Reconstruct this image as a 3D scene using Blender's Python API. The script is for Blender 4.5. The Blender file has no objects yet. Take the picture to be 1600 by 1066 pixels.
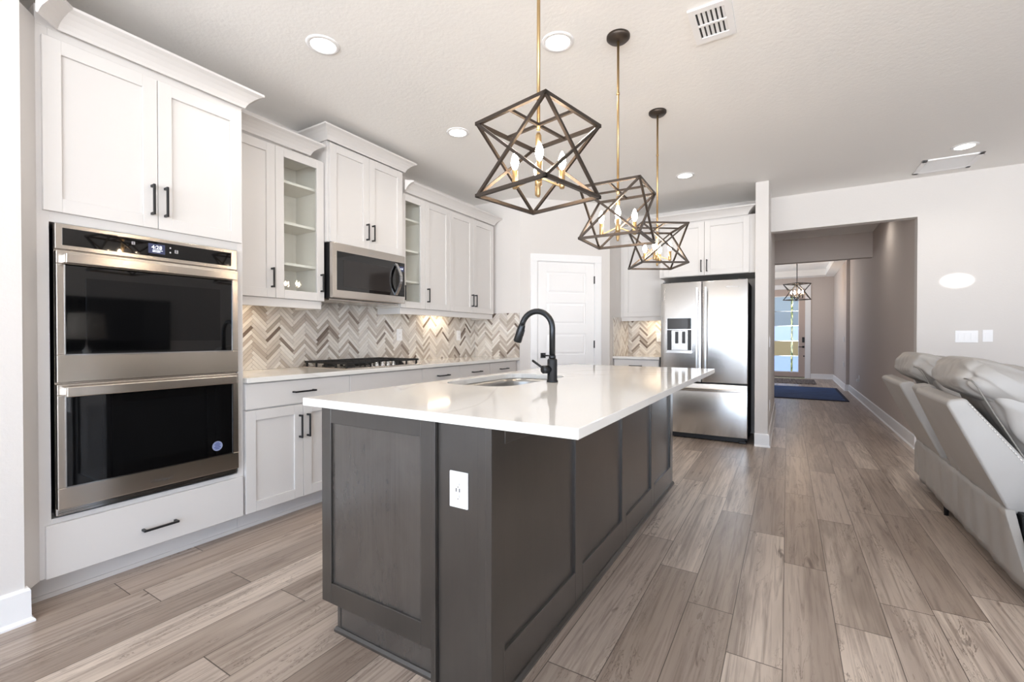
import bpy, bmesh, math, random
from mathutils import Vector, Matrix
S = bpy.context.scene
COL = S.collection
PI = math.pi
rad = math.radians

# ------------------------------------------------------------------ camera
cd = bpy.data.cameras.new('camera'); cam = bpy.data.objects.new('camera', cd); COL.objects.link(cam)
cd.sensor_width = 36.0; cd.lens = 15.96; cd.clip_start = 0.02; cd.clip_end = 200
cam.location = (0, 0, 1.153)
cam.rotation_euler = (rad(90 - 0.50), 0, rad(31.23))
S.camera = cam

# ------------------------------------------------------------------ world, exposure, daylight
S.view_settings.view_transform = 'Standard'; S.view_settings.look = 'None'
S.view_settings.gamma = 1.0; S.view_settings.use_curve_mapping = False
S.view_settings.exposure = 0.12
S.cycles.use_denoising = True
S.cycles.max_bounces = 10; S.cycles.diffuse_bounces = 7; S.cycles.glossy_bounces = 5
S.cycles.transmission_bounces = 6; S.cycles.transparent_max_bounces = 8
S.cycles.sample_clamp_indirect = 6.0; S.cycles.caustics_reflective = False; S.cycles.caustics_refractive = False
W = bpy.data.worlds.new('daylight'); S.world = W; W.use_nodes = True
bg = W.node_tree.nodes['Background']; wl = W.node_tree.links
tc_ = W.node_tree.nodes.new('ShaderNodeTexCoord'); sx_ = W.node_tree.nodes.new('ShaderNodeSeparateXYZ'); cr_ = W.node_tree.nodes.new('ShaderNodeValToRGB')
wl.new(tc_.outputs['Generated'], sx_.inputs[0]); wl.new(sx_.outputs[2], cr_.inputs[0]); wl.new(cr_.outputs[0], bg.inputs[0])
cr_.color_ramp.elements[0].position = 0.0; cr_.color_ramp.elements[0].color = (.92, .96, 1.0, 1)      # lower half set brighter than the sky, added to light the ceiling
cr_.color_ramp.elements[1].position = 0.02; cr_.color_ramp.elements[1].color = (.34, .42, .53, 1)     # pale sky
bg.inputs[1].default_value = 12.5

def lamp(kind, name, loc, energy, color=(1, 1, 1), rot=(0, 0, 0), **kw):
    d = bpy.data.lights.new(name, kind); o = bpy.data.objects.new(name, d); COL.objects.link(o)
    o.location = loc; o.rotation_euler = rot; d.energy = energy; d.color = color
    for k, v in kw.items():
        setattr(d, k, v)
    return o
# daylight portals in the window openings behind the camera and in the living room wall
def portal(name, loc, rot, sx, sy):
    o = lamp('AREA', name, loc, 1, rot=rot, shape='RECTANGLE', size=sx, size_y=sy)
    o.data.cycles.is_portal = True
    return o
portal('daylight_portal', (.95, -3.98, 1.3), (rad(90), 0, 0), 7.1, 2.4)
portal('daylight_portal', (6.48, -2.3, 1.45), (rad(90), 0, rad(90)), 2.8, 2.1)
portal('daylight_portal', (-2.0, 13.1, 1.4), (rad(90), 0, rad(-90)), 1.0, 1.4)  # portal of an added, unseen foyer opening for extra daylight

# ------------------------------------------------------------------ materials
def lin(c):
    if isinstance(c, str):
        c = [int(c[i:i + 2], 16) / 255 for i in (1, 3, 5)]
        return tuple(x / 12.92 if x <= .04045 else ((x + .055) / 1.055) ** 2.4 for x in c) + (1,)
    return tuple(c) + (1,) if len(c) == 3 else tuple(c)
def mat(name, color, rough=.5, metal=0., **kw):
    m = bpy.data.materials.new(name); m.use_nodes = True
    b = m.node_tree.nodes['Principled BSDF']
    b.inputs['Base Color'].default_value = lin(color); b.inputs['Roughness'].default_value = rough
    b.inputs['Metallic'].default_value = metal
    for k, v in kw.items():
        b.inputs[k.replace('_', ' ')].default_value = lin(v) if 'Color' in k else v
    return m
class NT:
    def __init__(s, m):
        s.nt = m.node_tree; s.b = s.nt.nodes.get('Principled BSDF')
    def n(s, t, **kw):
        x = s.nt.nodes.new(t)
        for k, v in kw.items(): setattr(x, k, v)
        return x
    def l(s, a, b): s.nt.links.new(a, b)
    def math(s, op, a, b=None, c=None):
        x = s.n('ShaderNodeMath', operation=op)
        for i, v in enumerate((a, b, c)):
            if v is None: continue
            if isinstance(v, (int, float)): x.inputs[i].default_value = v
            else: s.l(v, x.inputs[i])
        return x.outputs[0]
    def mix(s, f, a, b, mode='MIX'):
        x = s.n('ShaderNodeMix', data_type='RGBA', blend_type=mode)
        for i, v in ((0, f), (6, a), (7, b)):
            if isinstance(v, (int, float)): x.inputs[i].default_value = v
            elif isinstance(v, (tuple, str)): x.inputs[i].default_value = lin(v)
            else: s.l(v, x.inputs[i])
        return x.outputs[2]
    def noise(s, vec, scale, detail=3, rough=.5, dist=0):
        x = s.n('ShaderNodeTexNoise'); s.l(vec, x.inputs['Vector'])
        x.inputs['Scale'].default_value = scale; x.inputs['Detail'].default_value = detail
        x.inputs['Roughness'].default_value = rough; x.inputs['Distortion'].default_value = dist
        return x.outputs[0]
    def ramp(s, f, pts):
        x = s.n('ShaderNodeValToRGB'); s.l(f, x.inputs[0]); e = x.color_ramp.elements
        while len(e) < len(pts): e.new(.5)
        for i, (p, c) in enumerate(pts): e[i].position = p; e[i].color = lin(c)
        return x.outputs[0]
    def obj(s, sc=(1, 1, 1)):
        t = s.n('ShaderNodeTexCoord'); m = s.n('ShaderNodeMapping'); m.inputs['Scale'].default_value = sc
        s.l(t.outputs['Object'], m.inputs[0]); return m.outputs[0]
    def bump(s, h, strength, dist=.01):
        x = s.n('ShaderNodeBump'); s.l(h, x.inputs['Height']); x.inputs['Strength'].default_value = strength
        x.inputs['Distance'].default_value = dist; s.l(x.outputs[0], s.b.inputs['Normal'])

M = {}
def plaster(name, col, sc, st):
    m = mat(name, col, .85); t = NT(m)
    t.bump(t.noise(t.obj(), sc, 4, .6), st, .004); M[name] = m
plaster('wall', '#dcd8d5', 60, .25)
plaster('wall_dim', '#cbc1bb', 60, .2)  # same paint as wall, the hall's dimmer light put into the colour
plaster('ceiling', '#f5f4f2', 44, .42)
M['trim'] = mat('trim', '#f3f3f4', .35)
M['cab'] = mat('cab', '#d8d5d3', .4)
M['cab_in'] = mat('cab_in', '#e6e2dc', .5)
M['door'] = mat('door', '#f4f3f3', .35)
M['black'] = mat('black', '#17171a', .42)
M['gun'] = mat('gun', '#3a3c3f', .34, .85)
M['brass'] = mat('brass', '#b89b70', .34, .9)
M['bronze'] = mat('bronze', '#4a423c', .42, .75)
M['dark'] = mat('dark', '#1b1b1d', .5)
M['sink_steel'] = mat('sink_steel', '#a3a19e', .3, 1.)
M['iron'] = mat('iron', '#161617', .55)
M['plastic'] = mat('plastic', '#f1f1f3', .3)
M['slot'] = mat('slot', '#3a3a3c', .5)
M['chrome'] = mat('chrome', '#d8dadd', .12, 1.)
M['glass_dark'] = mat('glass_dark', '#050506', .04, 0, IOR=1.5, Coat_Weight=.6, Coat_Roughness=.02)
M['oven_window'] = mat('oven_window', '#0b0b0c', .04, 0, IOR=1.5)
M['mw_window'] = mat('mw_window', '#2a2726', .06, 0, IOR=1.5)
def steel(name, col, rough):
    m = mat(name, col, rough, 1.); t = NT(m)
    b = t.b; b.inputs['Anisotropic'].default_value = .65; b.inputs['Anisotropic Rotation'].default_value = .25
    n = t.noise(t.obj((3, 3, 900)), 1, 2, .5)
    t.l(t.math('ADD', t.math('MULTIPLY', n, .06), rough - .03), b.inputs['Roughness']); M[name] = m
steel('steel', '#d3cdc6', .25)
steel('steel_v', '#d9d8d7', .25)
# quartz
m = mat('quartz', '#eceae6', .07, 0, IOR=1.5); t = NT(m)
n1 = t.noise(t.obj(), .7, 4, .55, 1.2)
v = t.math('ABSOLUTE', t.math('SUBTRACT', n1, .5))
vein = t.ramp(v, [(0, '#dedbd6'), (.006, '#e8e5e1'), (.02, '#eceae6')])
n2 = t.noise(t.obj(), 160, 2)
t.l(t.mix(.06, vein, n2, 'MULTIPLY'), t.b.inputs['Base Color']); M['quartz'] = m
# island stain
def stain(name, c1, c2, rough):
    m = mat(name, c1, rough); t = NT(m)
    g = t.noise(t.obj((60, 60, 2)), 1, 4, .6)
    bl = t.noise(t.obj((5, 5, 2.5)), 1, 4, .6, 1.2)
    col = t.mix(t.ramp(g, [(.35, (0, 0, 0)), (.7, (.4, .4, .4))]), c1, c2)
    col = t.mix(t.ramp(bl, [(.30, (0, 0, 0)), (.75, (.8, .8, .8))]), col, c2)
    t.l(col, t.b.inputs['Base Color']); t.bump(g, .04, .001); t.b.inputs['Coat Weight'].default_value = .9; t.b.inputs['Coat Roughness'].default_value = .25; M[name] = m
stain('stain', '#2b2724', '#36322e', .28)
stain('stain_lit', '#36312e', '#4d4843', .25)  # same stain, colour lightened for the window sheen on the island end
# floor planks (uv: x across plank 0..1, y metres along; attribute 'plank' random)
def floor_mat():
    m = mat('planks', '#a08f80', .36); t = NT(m)
    uv = t.n('ShaderNodeUVMap', uv_map='UVMap').outputs[0]
    at = t.n('ShaderNodeAttribute', attribute_name='plank'); r = at.outputs['Color']
    sp = t.n('ShaderNodeSeparateXYZ'); t.l(uv, sp.inputs[0])
    sr = t.n('ShaderNodeSeparateXYZ'); t.l(r, sr.inputs[0])
    u, vv = sp.outputs[0], sp.outputs[1]; r1, r2, r3 = sr.outputs
    cb = t.n('ShaderNodeCombineXYZ')
    t.l(t.math('ADD', t.math('MULTIPLY', u, .1785), t.math('MULTIPLY', r1, 37.)), cb.inputs[0])
    t.l(t.math('ADD', vv, t.math('MULTIPLY', r2, 53.)), cb.inputs[1])
    def mp(sx, sy):
        q = t.n('ShaderNodeMapping'); q.inputs['Scale'].default_value = (sx, sy, 1); t.l(cb.outputs[0], q.inputs[0]); return q.outputs[0]
    broad = t.noise(mp(7, .8), 1, 3, .5, 1.0)
    grain = t.noise(mp(38, 1.5), 1, 5, .62, 1.1)
    fine = t.noise(mp(260, 7), 1, 3, .6)
    crack = t.noise(mp(8, .9), 1, 5, .68, 2.4)
    cmask = t.noise(mp(6, 1.1), 1, 2, .5)
    base = t.mix(r3, '#d6c7b9', '#9f8f82')
    dark = t.mix(r1, '#84756a', '#baaa9e')
    col = t.mix(t.ramp(broad, [(.40, (0, 0, 0)), (.68, (.85, .85, .85))]), base, dark)
    col = t.mix(t.ramp(grain, [(.45, (0, 0, 0)), (.66, (.62, .62, .62))]), col, '#75645a')
    cl = t.ramp(t.math('ABSOLUTE', t.math('SUBTRACT', crack, .5)), [(0, (.85, .85, .85)), (.005, (.4, .4, .4)), (.016, (0, 0, 0))])
    col = t.mix(t.math('MULTIPLY', cl, t.ramp(cmask, [(.48, (0, 0, 0)), (.60, (1, 1, 1))])), col, '#57463b')
    knot = t.noise(mp(15, 3.2), 1, 3, .55, .6)
    col = t.mix(t.ramp(knot, [(.68, (0, 0, 0)), (.76, (.8, .8, .8))]), col, '#54433a')
    col = t.mix(t.math('MULTIPLY', fine, .12), col, '#75655a')
    # seams
    du = t.math('MULTIPLY', t.math('MINIMUM', u, t.math('SUBTRACT', 1., u)), .1785)
    ln = at.outputs['Alpha']
    seam = t.math('LESS_THAN', du, .0015)
    sv = t.n('ShaderNodeAttribute', attribute_name='along').outputs['Fac']
    dv = t.math('MULTIPLY', t.math('MINIMUM', sv, t.math('SUBTRACT', 1., sv)), 1.22)
    seam = t.math('MAXIMUM', seam, t.math('LESS_THAN', dv, .0020))
    col = t.mix(t.math('MULTIPLY', seam, .85), col, '#3f342d')
    t.l(col, t.b.inputs['Base Color'])
    t.l(t.math('ADD', t.math('MULTIPLY', grain, .12), .24), t.b.inputs['Roughness'])
    t.bump(t.math('SUBTRACT', t.math('MULTIPLY', grain, .5), seam), .25, .0015)
    return m
M['planks'] = floor_mat()
# leather
m = mat('leather', '#a9a49e', .42); t = NT(m)
t.bump(t.noise(t.obj(), 180, 3), .12, .002)
t.l(t.mix(t.noise(t.obj((3, 3, 3)), 1, 3), '#9c9894', '#aeaba8'), t.b.inputs['Base Color']); M['leather'] = m
M['stitch'] = mat('stitch', '#e5e2dc', .7)
M['piping'] = mat('piping', '#7d7a75', .5)
# tiles
TILE = ['#ddd7cf', '#c9c1b8', '#ada398', '#8d8076', '#e6e2dc', '#b9aea4', '#74665c', '#d2ccc6']
for i, c in enumerate(TILE):
    m = mat('tile_%d' % i, c, .16); t = NT(m)
    n = t.noise(t.obj((6, 22, 40)), 1, 4, .6, .8)
    cc = lin(c)[:3]
    t.l(t.mix(n, tuple(x * .86 for x in cc), tuple(min(1, x * 1.12) for x in cc)), t.b.inputs['Base Color']); M['tile_%d' % i] = m
M['grout'] = mat('grout', '#cfc9c1', .8)
m = mat('clear', '#ffffff', 0.02, 0, IOR=1.45, Transmission_Weight=1.); t = NT(m)
tr = t.n('ShaderNodeBsdfTransparent'); tr.inputs[0].default_value = (.975, .988, .98, 1)
gl = t.n('ShaderNodeBsdfGlossy'); gl.inputs['Roughness'].default_value = .02
fr = t.n('ShaderNodeFresnel'); fr.inputs[0].default_value = 1.45
mx = t.n('ShaderNodeMixShader'); ge = t.n('ShaderNodeNewGeometry'); t.l(t.math('MULTIPLY', fr.outputs[0], t.math('SUBTRACT', 1., ge.outputs['Backfacing'])), mx.inputs[0]); t.l(tr.outputs[0], mx.inputs[1]); t.l(gl.outputs[0], mx.inputs[2])
t.l(mx.outputs[0], t.nt.nodes['Material Output'].inputs[0]); M['clear'] = m
def emit(name, col, st, base='#ffffff'):
    m = mat(name, base, .4); b = m.node_tree.nodes['Principled BSDF']
    b.inputs['Emission Color'].default_value = lin(col); b.inputs['Emission Strength'].default_value = st; M[name] = m
emit('bulb', '#ffe6c8', 110)
emit('foyer_bulb', '#ffdcb4', 110)
emit('can', '#fff6ea', 9)
emit('display', '#7f8fd0', .12, '#20243c')
emit('digits', '#e9eeff', 1.1)
emit('pane_a', '#93a9bb', .75, '#8090a0'); emit('pane_b', '#8598aa', .68, '#8090a0')  # door panes: daylight behind the frosted glass put in as emission
emit('pane_c', '#a3bff0', 1.15, '#a0b0d0'); emit('pane_d', '#a39878', .68, '#908870'); emit('pane_e', '#98b8ec', 1.05, '#a0b0d0')
m = mat('garden', '#2d3a1c', .8); t = NT(m)
t.l(t.ramp(t.noise(t.obj((30, 30, 9)), 1, 4, .7), [(.35, '#10140e'), (.5, '#39431f'), (.6, '#b7ad62'), (.72, '#e6ead4')]), t.b.inputs['Base Color']); M['garden'] = m
m = mat('rug_blue', '#24407a', .9); t = NT(m)
t.l(t.ramp(t.noise(t.obj((3, 60, 1)), 1, 4, .7, .6), [(.35, '#142a55'), (.52, '#27487f'), (.72, '#5377ab')]), t.b.inputs['Base Color']); M['rug_blue'] = m
M['rug_edge'] = mat('rug_edge', '#152241', .9)
m = mat('mat_brown', '#3c2d27', .95); t = NT(m)
t.l(t.ramp(t.noise(t.obj((22, 22, 1)), 1, 2), [(.45, '#2e211d'), (.55, '#8f8580')]), t.b.inputs['Base Color']); M['mat_brown'] = m
M['front_door'] = mat('front_door', '#c3b1a8', .5)
M['exterior'] = mat('exterior', '#9a9a98', .9)
M['sticker'] = mat('sticker', '#8f98b8', .4)
M['sticker_ink'] = mat('sticker_ink', '#3c4a86', .4)
M['shade'] = mat('shade', '#cfc8bf', .8)

# ------------------------------------------------------------------ helpers
class F:                      # frame: u along, n outward, z up
    def __init__(s, o, u, n): s.o = Vector(o); s.u = Vector(u).normalized(); s.n = Vector(n).normalized()
    def p(s, u, n, z): return s.o + s.u * u + s.n * n + Vector((0, 0, z))
WORLD = F((0, 0, 0), (1, 0, 0), (0, 1, 0))
LEFT = F((0, 0, 0), (0, 1, 0), (1, 0, 0))      # u = Y, n = X (cabinet wall)
BACK = F((0, 0, 0), (1, 0, 0), (0, -1, 0))     # u = X, n = -Y
def box(bm, a, b, f=WORLD, mi=0):
    (x0, y0, z0), (x1, y1, z1) = a, b
    vs = [bm.verts.new(f.p(x, y, z)) for x in (x0, x1) for y in (y0, y1) for z in (z0, z1)]
    for q in ((0, 1, 3, 2), (4, 6, 7, 5), (0, 4, 5, 1), (2, 3, 7, 6), (0, 2, 6, 4), (1, 5, 7, 3)):
        fc = bm.faces.new([vs[i] for i in q]); fc.material_index = mi
    return vs
def quad(bm, pts, mi=0):
    fc = bm.faces.new([bm.verts.new(p) for p in pts]); fc.material_index = mi
def tube(bm, pts, r, seg=12, cap=True, mi=0):
    pts = [Vector(p) for p in pts]; rs = r if isinstance(r, (list, tuple)) else [r] * len(pts)
    rings = []; up = None
    for i, p in enumerate(pts):
        d = ((pts[i + 1] - p).normalized() if i < len(pts) - 1 else Vector()) + ((p - pts[i - 1]).normalized() if i else Vector())
        d.normalize()
        if up is None: up = d.orthogonal().normalized()
        up = (up - d * up.dot(d)).normalized(); s = d.cross(up)
        rings.append([bm.verts.new(p + (up * math.cos(2 * PI * k / seg) + s * math.sin(2 * PI * k / seg)) * rs[i]) for k in range(seg)])
    for a, b in zip(rings, rings[1:]):
        for k in range(seg):
            fc = bm.faces.new([a[k], a[(k + 1) % seg], b[(k + 1) % seg], b[k]]); fc.smooth = True; fc.material_index = mi
    if cap:
        for rg in (rings[0], rings[-1]):
            fc = bm.faces.new(rg); fc.material_index = mi
def bar(bm, a, b, w, h=None, up=(0, 0, 1), mi=0):     # square bar from a to b
    a, b = Vector(a), Vector(b); h = h or w; d = (b - a).normalized(); upv = Vector(up)
    if abs(d.dot(upv)) > .98: upv = Vector((1, 0, 0))
    s = d.cross(upv).normalized(); q = s.cross(d).normalized()
    vs = [bm.verts.new(p + s * i * w / 2 + q * j * h / 2) for p in (a, b) for i, j in ((-1, -1), (1, -1), (1, 1), (-1, 1))]
    for c in ((0, 1, 2, 3), (7, 6, 5, 4), (0, 4, 5, 1), (1, 5, 6, 2), (2, 6, 7, 3), (3, 7, 4, 0)):
        fc = bm.faces.new([vs[i] for i in c]); fc.material_index = mi
def lathe(bm, prof, c, seg=24, axis=(0, 0, 1), mi=0, smooth=True):
    c = Vector(c); ax = Vector(axis).normalized(); u = ax.orthogonal().normalized(); v = ax.cross(u)
    rings = []
    for r, h in prof:
        rings.append([bm.verts.new(c + ax * h + (u * math.cos(2 * PI * k / seg) + v * math.sin(2 * PI * k / seg)) * max(r, 1e-5)) for k in range(seg)])
    for a, b in zip(rings, rings[1:]):
        for k in range(seg):
            fc = bm.faces.new([a[k], a[(k + 1) % seg], b[(k + 1) % seg], b[k]]); fc.smooth = smooth; fc.material_index = mi
    for rg in (rings[0], rings[-1]):
        fc = bm.faces.new(rg); fc.material_index = mi
def prism(bm, pts, z0, z1, mi=0):
    lo = [bm.verts.new((x, y, z0)) for x, y in pts]; hi = [bm.verts.new((x, y, z1)) for x, y in pts]
    n = len(pts)
    for i in range(n): bm.faces.new([lo[i], lo[(i + 1) % n], hi[(i + 1) % n], hi[i]]).material_index = mi
    bm.faces.new(lo[::-1]).material_index = mi; bm.faces.new(hi).material_index = mi
def sweep(bm, path, prof, cap=True, mi=0):            # path: (x,y) list, profile (n out to the right of travel, z)
    P = [Vector((x, y)) for x, y in path]; cols = []
    for i, p in enumerate(P):
        ds = []
        if i: ds.append((p - P[i - 1]).normalized())
        if i < len(P) - 1: ds.append((P[i + 1] - p).normalized())
        ns = [Vector((d.y, -d.x)) for d in ds]
        if len(ns) == 2:
            m_ = (ns[0] + ns[1]).normalized(); m_ = m_ / max(.3, m_.dot(ns[0]))
        else: m_ = ns[0]
        cols.append([bm.verts.new((p.x + m_.x * n, p.y + m_.y * n, z)) for n, z in prof])
    k = len(prof)
    for a, b in zip(cols, cols[1:]):
        for j in range(k):
            bm.faces.new([a[j], b[j], b[(j + 1) % k], a[(j + 1) % k]]).material_index = mi
    if cap:
        bm.faces.new(cols[0]); bm.faces.new(cols[-1][::-1])
def wloc(o):
    v = Vector((0, 0, 0))
    while o is not None: v = v + o.location; o = o.parent
    return v
def obj(name, bm, mats, parent=None, bevel=0, seg=2, smooth=False, sub=0):
    bmesh.ops.recalc_face_normals(bm, faces=bm.faces[:])
    me = bpy.data.meshes.new(name)
    if parent is not None:
        off = wloc(parent)
        for v in bm.verts: v.co -= off
    if smooth:
        for f_ in bm.faces: f_.smooth = True
    bm.to_mesh(me); bm.free()
    for m_ in (mats if isinstance(mats, (list, tuple)) else [mats]): me.materials.append(M[m_] if isinstance(m_, str) else m_)
    o = bpy.data.objects.new(name, me); COL.objects.link(o)
    if parent is not None: o.parent = parent
    if bevel:
        b = o.modifiers.new('bevel', 'BEVEL'); b.width = bevel; b.segments = seg; b.limit_method = 'ANGLE'; b.angle_limit = rad(35)
        b.harden_normals = False
    if sub:
        q = o.modifiers.new('sub', 'SUBSURF'); q.levels = sub; q.render_levels = sub
    return o
def thing(name, label, cat, loc=(0, 0, 0), group=None):
    o = bpy.data.objects.new(name, None); COL.objects.link(o); o.location = loc; o.empty_display_size = .1
    tag(o, label, cat, group); return o
def tag(o, label, cat, group=None):
    o['label'] = label; o['category'] = cat
    if group: o['group'] = group
    return o
def struct(name, bm, m_, **kw):
    o = obj(name, bm, m_, **kw); o['kind'] = 'structure'; return o
def B(*boxes, f=WORLD):
    bm = bmesh.new()
    for a, b in boxes: box(bm, a, b, f)
    return bm
def copy_tree(o, parent=None):
    c = o.copy(); COL.objects.link(c)
    c.parent = parent
    for ch in list(o.children): copy_tree(ch, c)
    return c

# ------------------------------------------------------------------ key dimensions
XW = -3.323                   # cabinet wall
XC = XW + .0015                # backs of the cabinets
XF, XU, XM = -2.695, -2.990, -2.946   # door faces: base/tall, uppers, microwave cabinet
YB, CE, HC = 6.137, 2.782, 2.80       # back wall, ceilings
XH0, XH1 = -.170, 1.136               # hall walls

# ------------------------------------------------------------------ floor
def build_floor():
    bm = bmesh.new(); uvl = bm.loops.layers.uv.new('UVMap')
    pl = bm.loops.layers.float_color.new('plank'); al = bm.loops.layers.float_color.new('along')
    w, L = .1785, 1.22; known = {-1: 2.08, 0: 1.82, 1: 2.70, 2: 2.23, 3: 2.50}
    rnd = random.Random(5)
    k0, k1 = -19, 38
    for k in range(k0, k1):
        x0 = -.009 + (k - 1) * w; x1 = x0 + w
        ph = (known.get(k, rnd.uniform(0, L)) + 4.2) % L
        y = -4.2 + ph - L
        ymax = 15.6 if (x1 > -2.4 and x0 < 1.5) else 6.4
        while y < ymax:
            r = (rnd.random(), rnd.random(), rnd.random(), 1)
            f_ = bm.faces.new([bm.verts.new(q) for q in ((x0, y, 0), (x1, y, 0), (x1, y + L, 0), (x0, y + L, 0))])
            for lp, (u, v_) in zip(f_.loops, ((0, 0), (1, 0), (1, 1), (0, 1))):
                lp[uvl].uv = (u, v_ * L); lp[pl] = r; lp[al] = (v_, v_, v_, 1)
            y += L
    # fix the phase so that joints fall at known y
    return bm
fl = build_floor()
for f_ in fl.faces: pass
struct('floor', fl, 'planks')

# ------------------------------------------------------------------ shell
struct('ceiling', B(((-3.5, -4.1, CE), (6.6, 6.2, CE + .1))), 'ceiling')
struct('wall_left', B(((-3.45, .54, 0), (XW, YB, CE))), 'wall')
struct('wall_stub', B(((-3.45, -4.1, 0), (-2.63, .54, CE))), 'wall')
struct('wall_pantry_stub', B(((XW, 4.583, 0), (-2.670, 4.70, CE))), 'wall')
DG = F((-2.670, 4.583, 0), (1, 1, 0), (1, -1, 0))      # diagonal pantry wall, u along
r2 = math.sqrt(2)
LD = (-1.865 + 2.670) * r2
d0, d1 = (-2.517 + 2.670) * r2, (-2.012 + 2.670) * r2  # door slab
DH = 2.043
struct('wall_pantry', B(((0, -.11, 0), (d0 - .012, 0, CE)), ((d1 + .012, -.11, 0), (LD, 0, CE)), ((d0 - .012, -.11, DH + .012), (d1 + .012, 0, CE)), f=DG), 'wall')
struct('wall_pantry_return', B(((-1.98, 5.385, 0), (-1.865, YB, CE))), 'wall')
struct('wall_back', B(((-3.45, YB, 0), (-.2935, YB + .12, CE))), 'wall')
struct('wall_column', B(((-.293, 5.434, 0), (XH0, YB, CE)), ((-.293, YB, 0), (XH0, 8.19, HC + .05))), 'wall', bevel=.004)
struct('wall_right', B(((XH1, YB, 0), (6.6, YB + .12, CE)), ((XH0, YB, 2.385), (XH1, YB + .12, CE + .06))), 'wall')
# living-room side and window wall behind the camera
struct('wall_living', B(((6.5, -4.1, 0), (6.62, -3.7, CE)), ((6.5, -.9, 0), (6.62, 6.26, CE)), ((6.5, -3.7, 0), (6.62, -.9, .4)), ((6.5, -3.7, 2.5), (6.62, -.9, CE))), 'wall')
struct('wall_rear', B(((-3.45, -4.12, 0), (-2.6, -4.0, CE)), ((4.5, -4.12, 0), (6.62, -4.0, CE)), ((-2.6, -4.12, 2.5), (4.5, -4.0, CE)), ((-2.6, -4.12, 0), (4.5, -4.0, .08))), 'wall')
def win(name, f, us, z0, z1):
    bm = bmesh.new()
    for u in us: box(bm, (u - .035, -.09, z0), (u + .035, -.03, z1), f)
    box(bm, (us[0], -.09, z0), (us[-1], -.03, z0 + .06), f); box(bm, (us[0], -.09, z1 - .06), (us[-1], -.03, z1), f)
    struct(name, bm, 'trim')
win('window_1', F((0, -4.0, 0), (1, 0, 0), (0, 1, 0)), [-2.565, -.8, .95, 2.7, 4.465], .08, 2.5)
win('window_2', F((6.5, 0, 0), (0, 1, 0), (-1, 0, 0)), [-3.665, -2.3, -.935], .4, 2.5)
# hall and foyer
struct('wall_hall', B(((XH1, YB + .12, 0), (XH1 + .12, 12.0, HC + .05))), 'wall_dim')
struct('wall_foyer_right', B(((1.075, 12.0, 0), (XH1 + .12, 15.05, HC + .3))), 'wall_dim')
struct('wall_far', B(((-2.1, 15.05, 0), (-.512, 15.17, HC + .3)), ((.429, 15.05, 0), (1.3, 15.17, HC + .3)), ((-.52, 15.05, 2.51), (.435, 15.17, HC + .3))), 'wall_dim')
struct('wall_foyer_left', B(((-2.1, 8.07, 0), (-2.0, 12.6, HC + .3)), ((-2.1, 13.6, 0), (-2.0, 15.1, HC + .3)), ((-2.1, 12.6, 0), (-2.0, 13.6, .7)), ((-2.1, 12.6, 2.1), (-2.0, 13.6, HC + .3)), ((-2.1, 8.07, 0), (-.293, 8.19, HC + .05))), 'wall_dim')  # side opening added out of view to brighten the foyer
struct('ceiling_hall', B(((-2.1, YB + .12, HC), (1.3, 9.15, HC + .08)), ((-2.1, 9.15, HC), (1.3, 10.2, HC + .08)),
                        ((-2.1, 10.2, HC), (-1.0, 14.6, HC + .08)), ((.86, 10.2, HC), (1.3, 14.6, HC + .08)), ((-2.1, 14.6, HC), (1.3, 15.1, HC + .08)),
                        ((-1.0, 10.2, HC + .16), (.86, 14.6, HC + .24)), ((-1.02, 10.2, HC + .08), (-1.0, 14.6, HC + .2)), ((.86, 10.2, HC + .08), (.88, 14.6, HC + .2)),
                        ((-1.0, 14.6, HC + .08), (.86, 14.62, HC + .2)), ((-1.0, 10.18, HC + .08), (.86, 10.2, HC + .2))), 'ceiling')
struct('trim_1', B(((-2.0, 9.0, 2.405), (XH1, 9.15, HC))), 'wall_dim')

# baseboards
def baseboard(name, path):
    bm = bmesh.new()
    sweep(bm, path, [(0, 0), (.026, 0), (.026, .008), (.016, .02), (.015, .128), (.010, .138), (0, .138)])
    return struct(name, bm, 'trim')
baseboard('baseboard_left', [(-2.63, -4.0), (-2.63, .54), (-2.75, .54)][0:2] + [(-2.66, .54)])
baseboard('baseboard_column', [(-.293, 5.434), (XH0, 5.434), (XH0, 8.19), (-.3, 8.19)])
baseboard('baseboard_right', [(6.5, YB), (XH1, YB)][::1][:2] and [(XH1, 12.0), (XH1, YB), (6.5, YB)])
bb = bpy.data.objects['baseboard_right']
baseboard('baseboard_foyer', [(.56, 15.05), (1.075, 15.05), (1.075, 12.0), (XH1, 12.0)])
baseboard('baseboard_pantry', [(-1.9385 + .002, 5.3145 + .002), (-1.865, 5.388), (-1.865, 5.48)])
baseboard('baseboard_stub', [(-2.670, 4.583), (-2.59, 4.663)])

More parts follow.
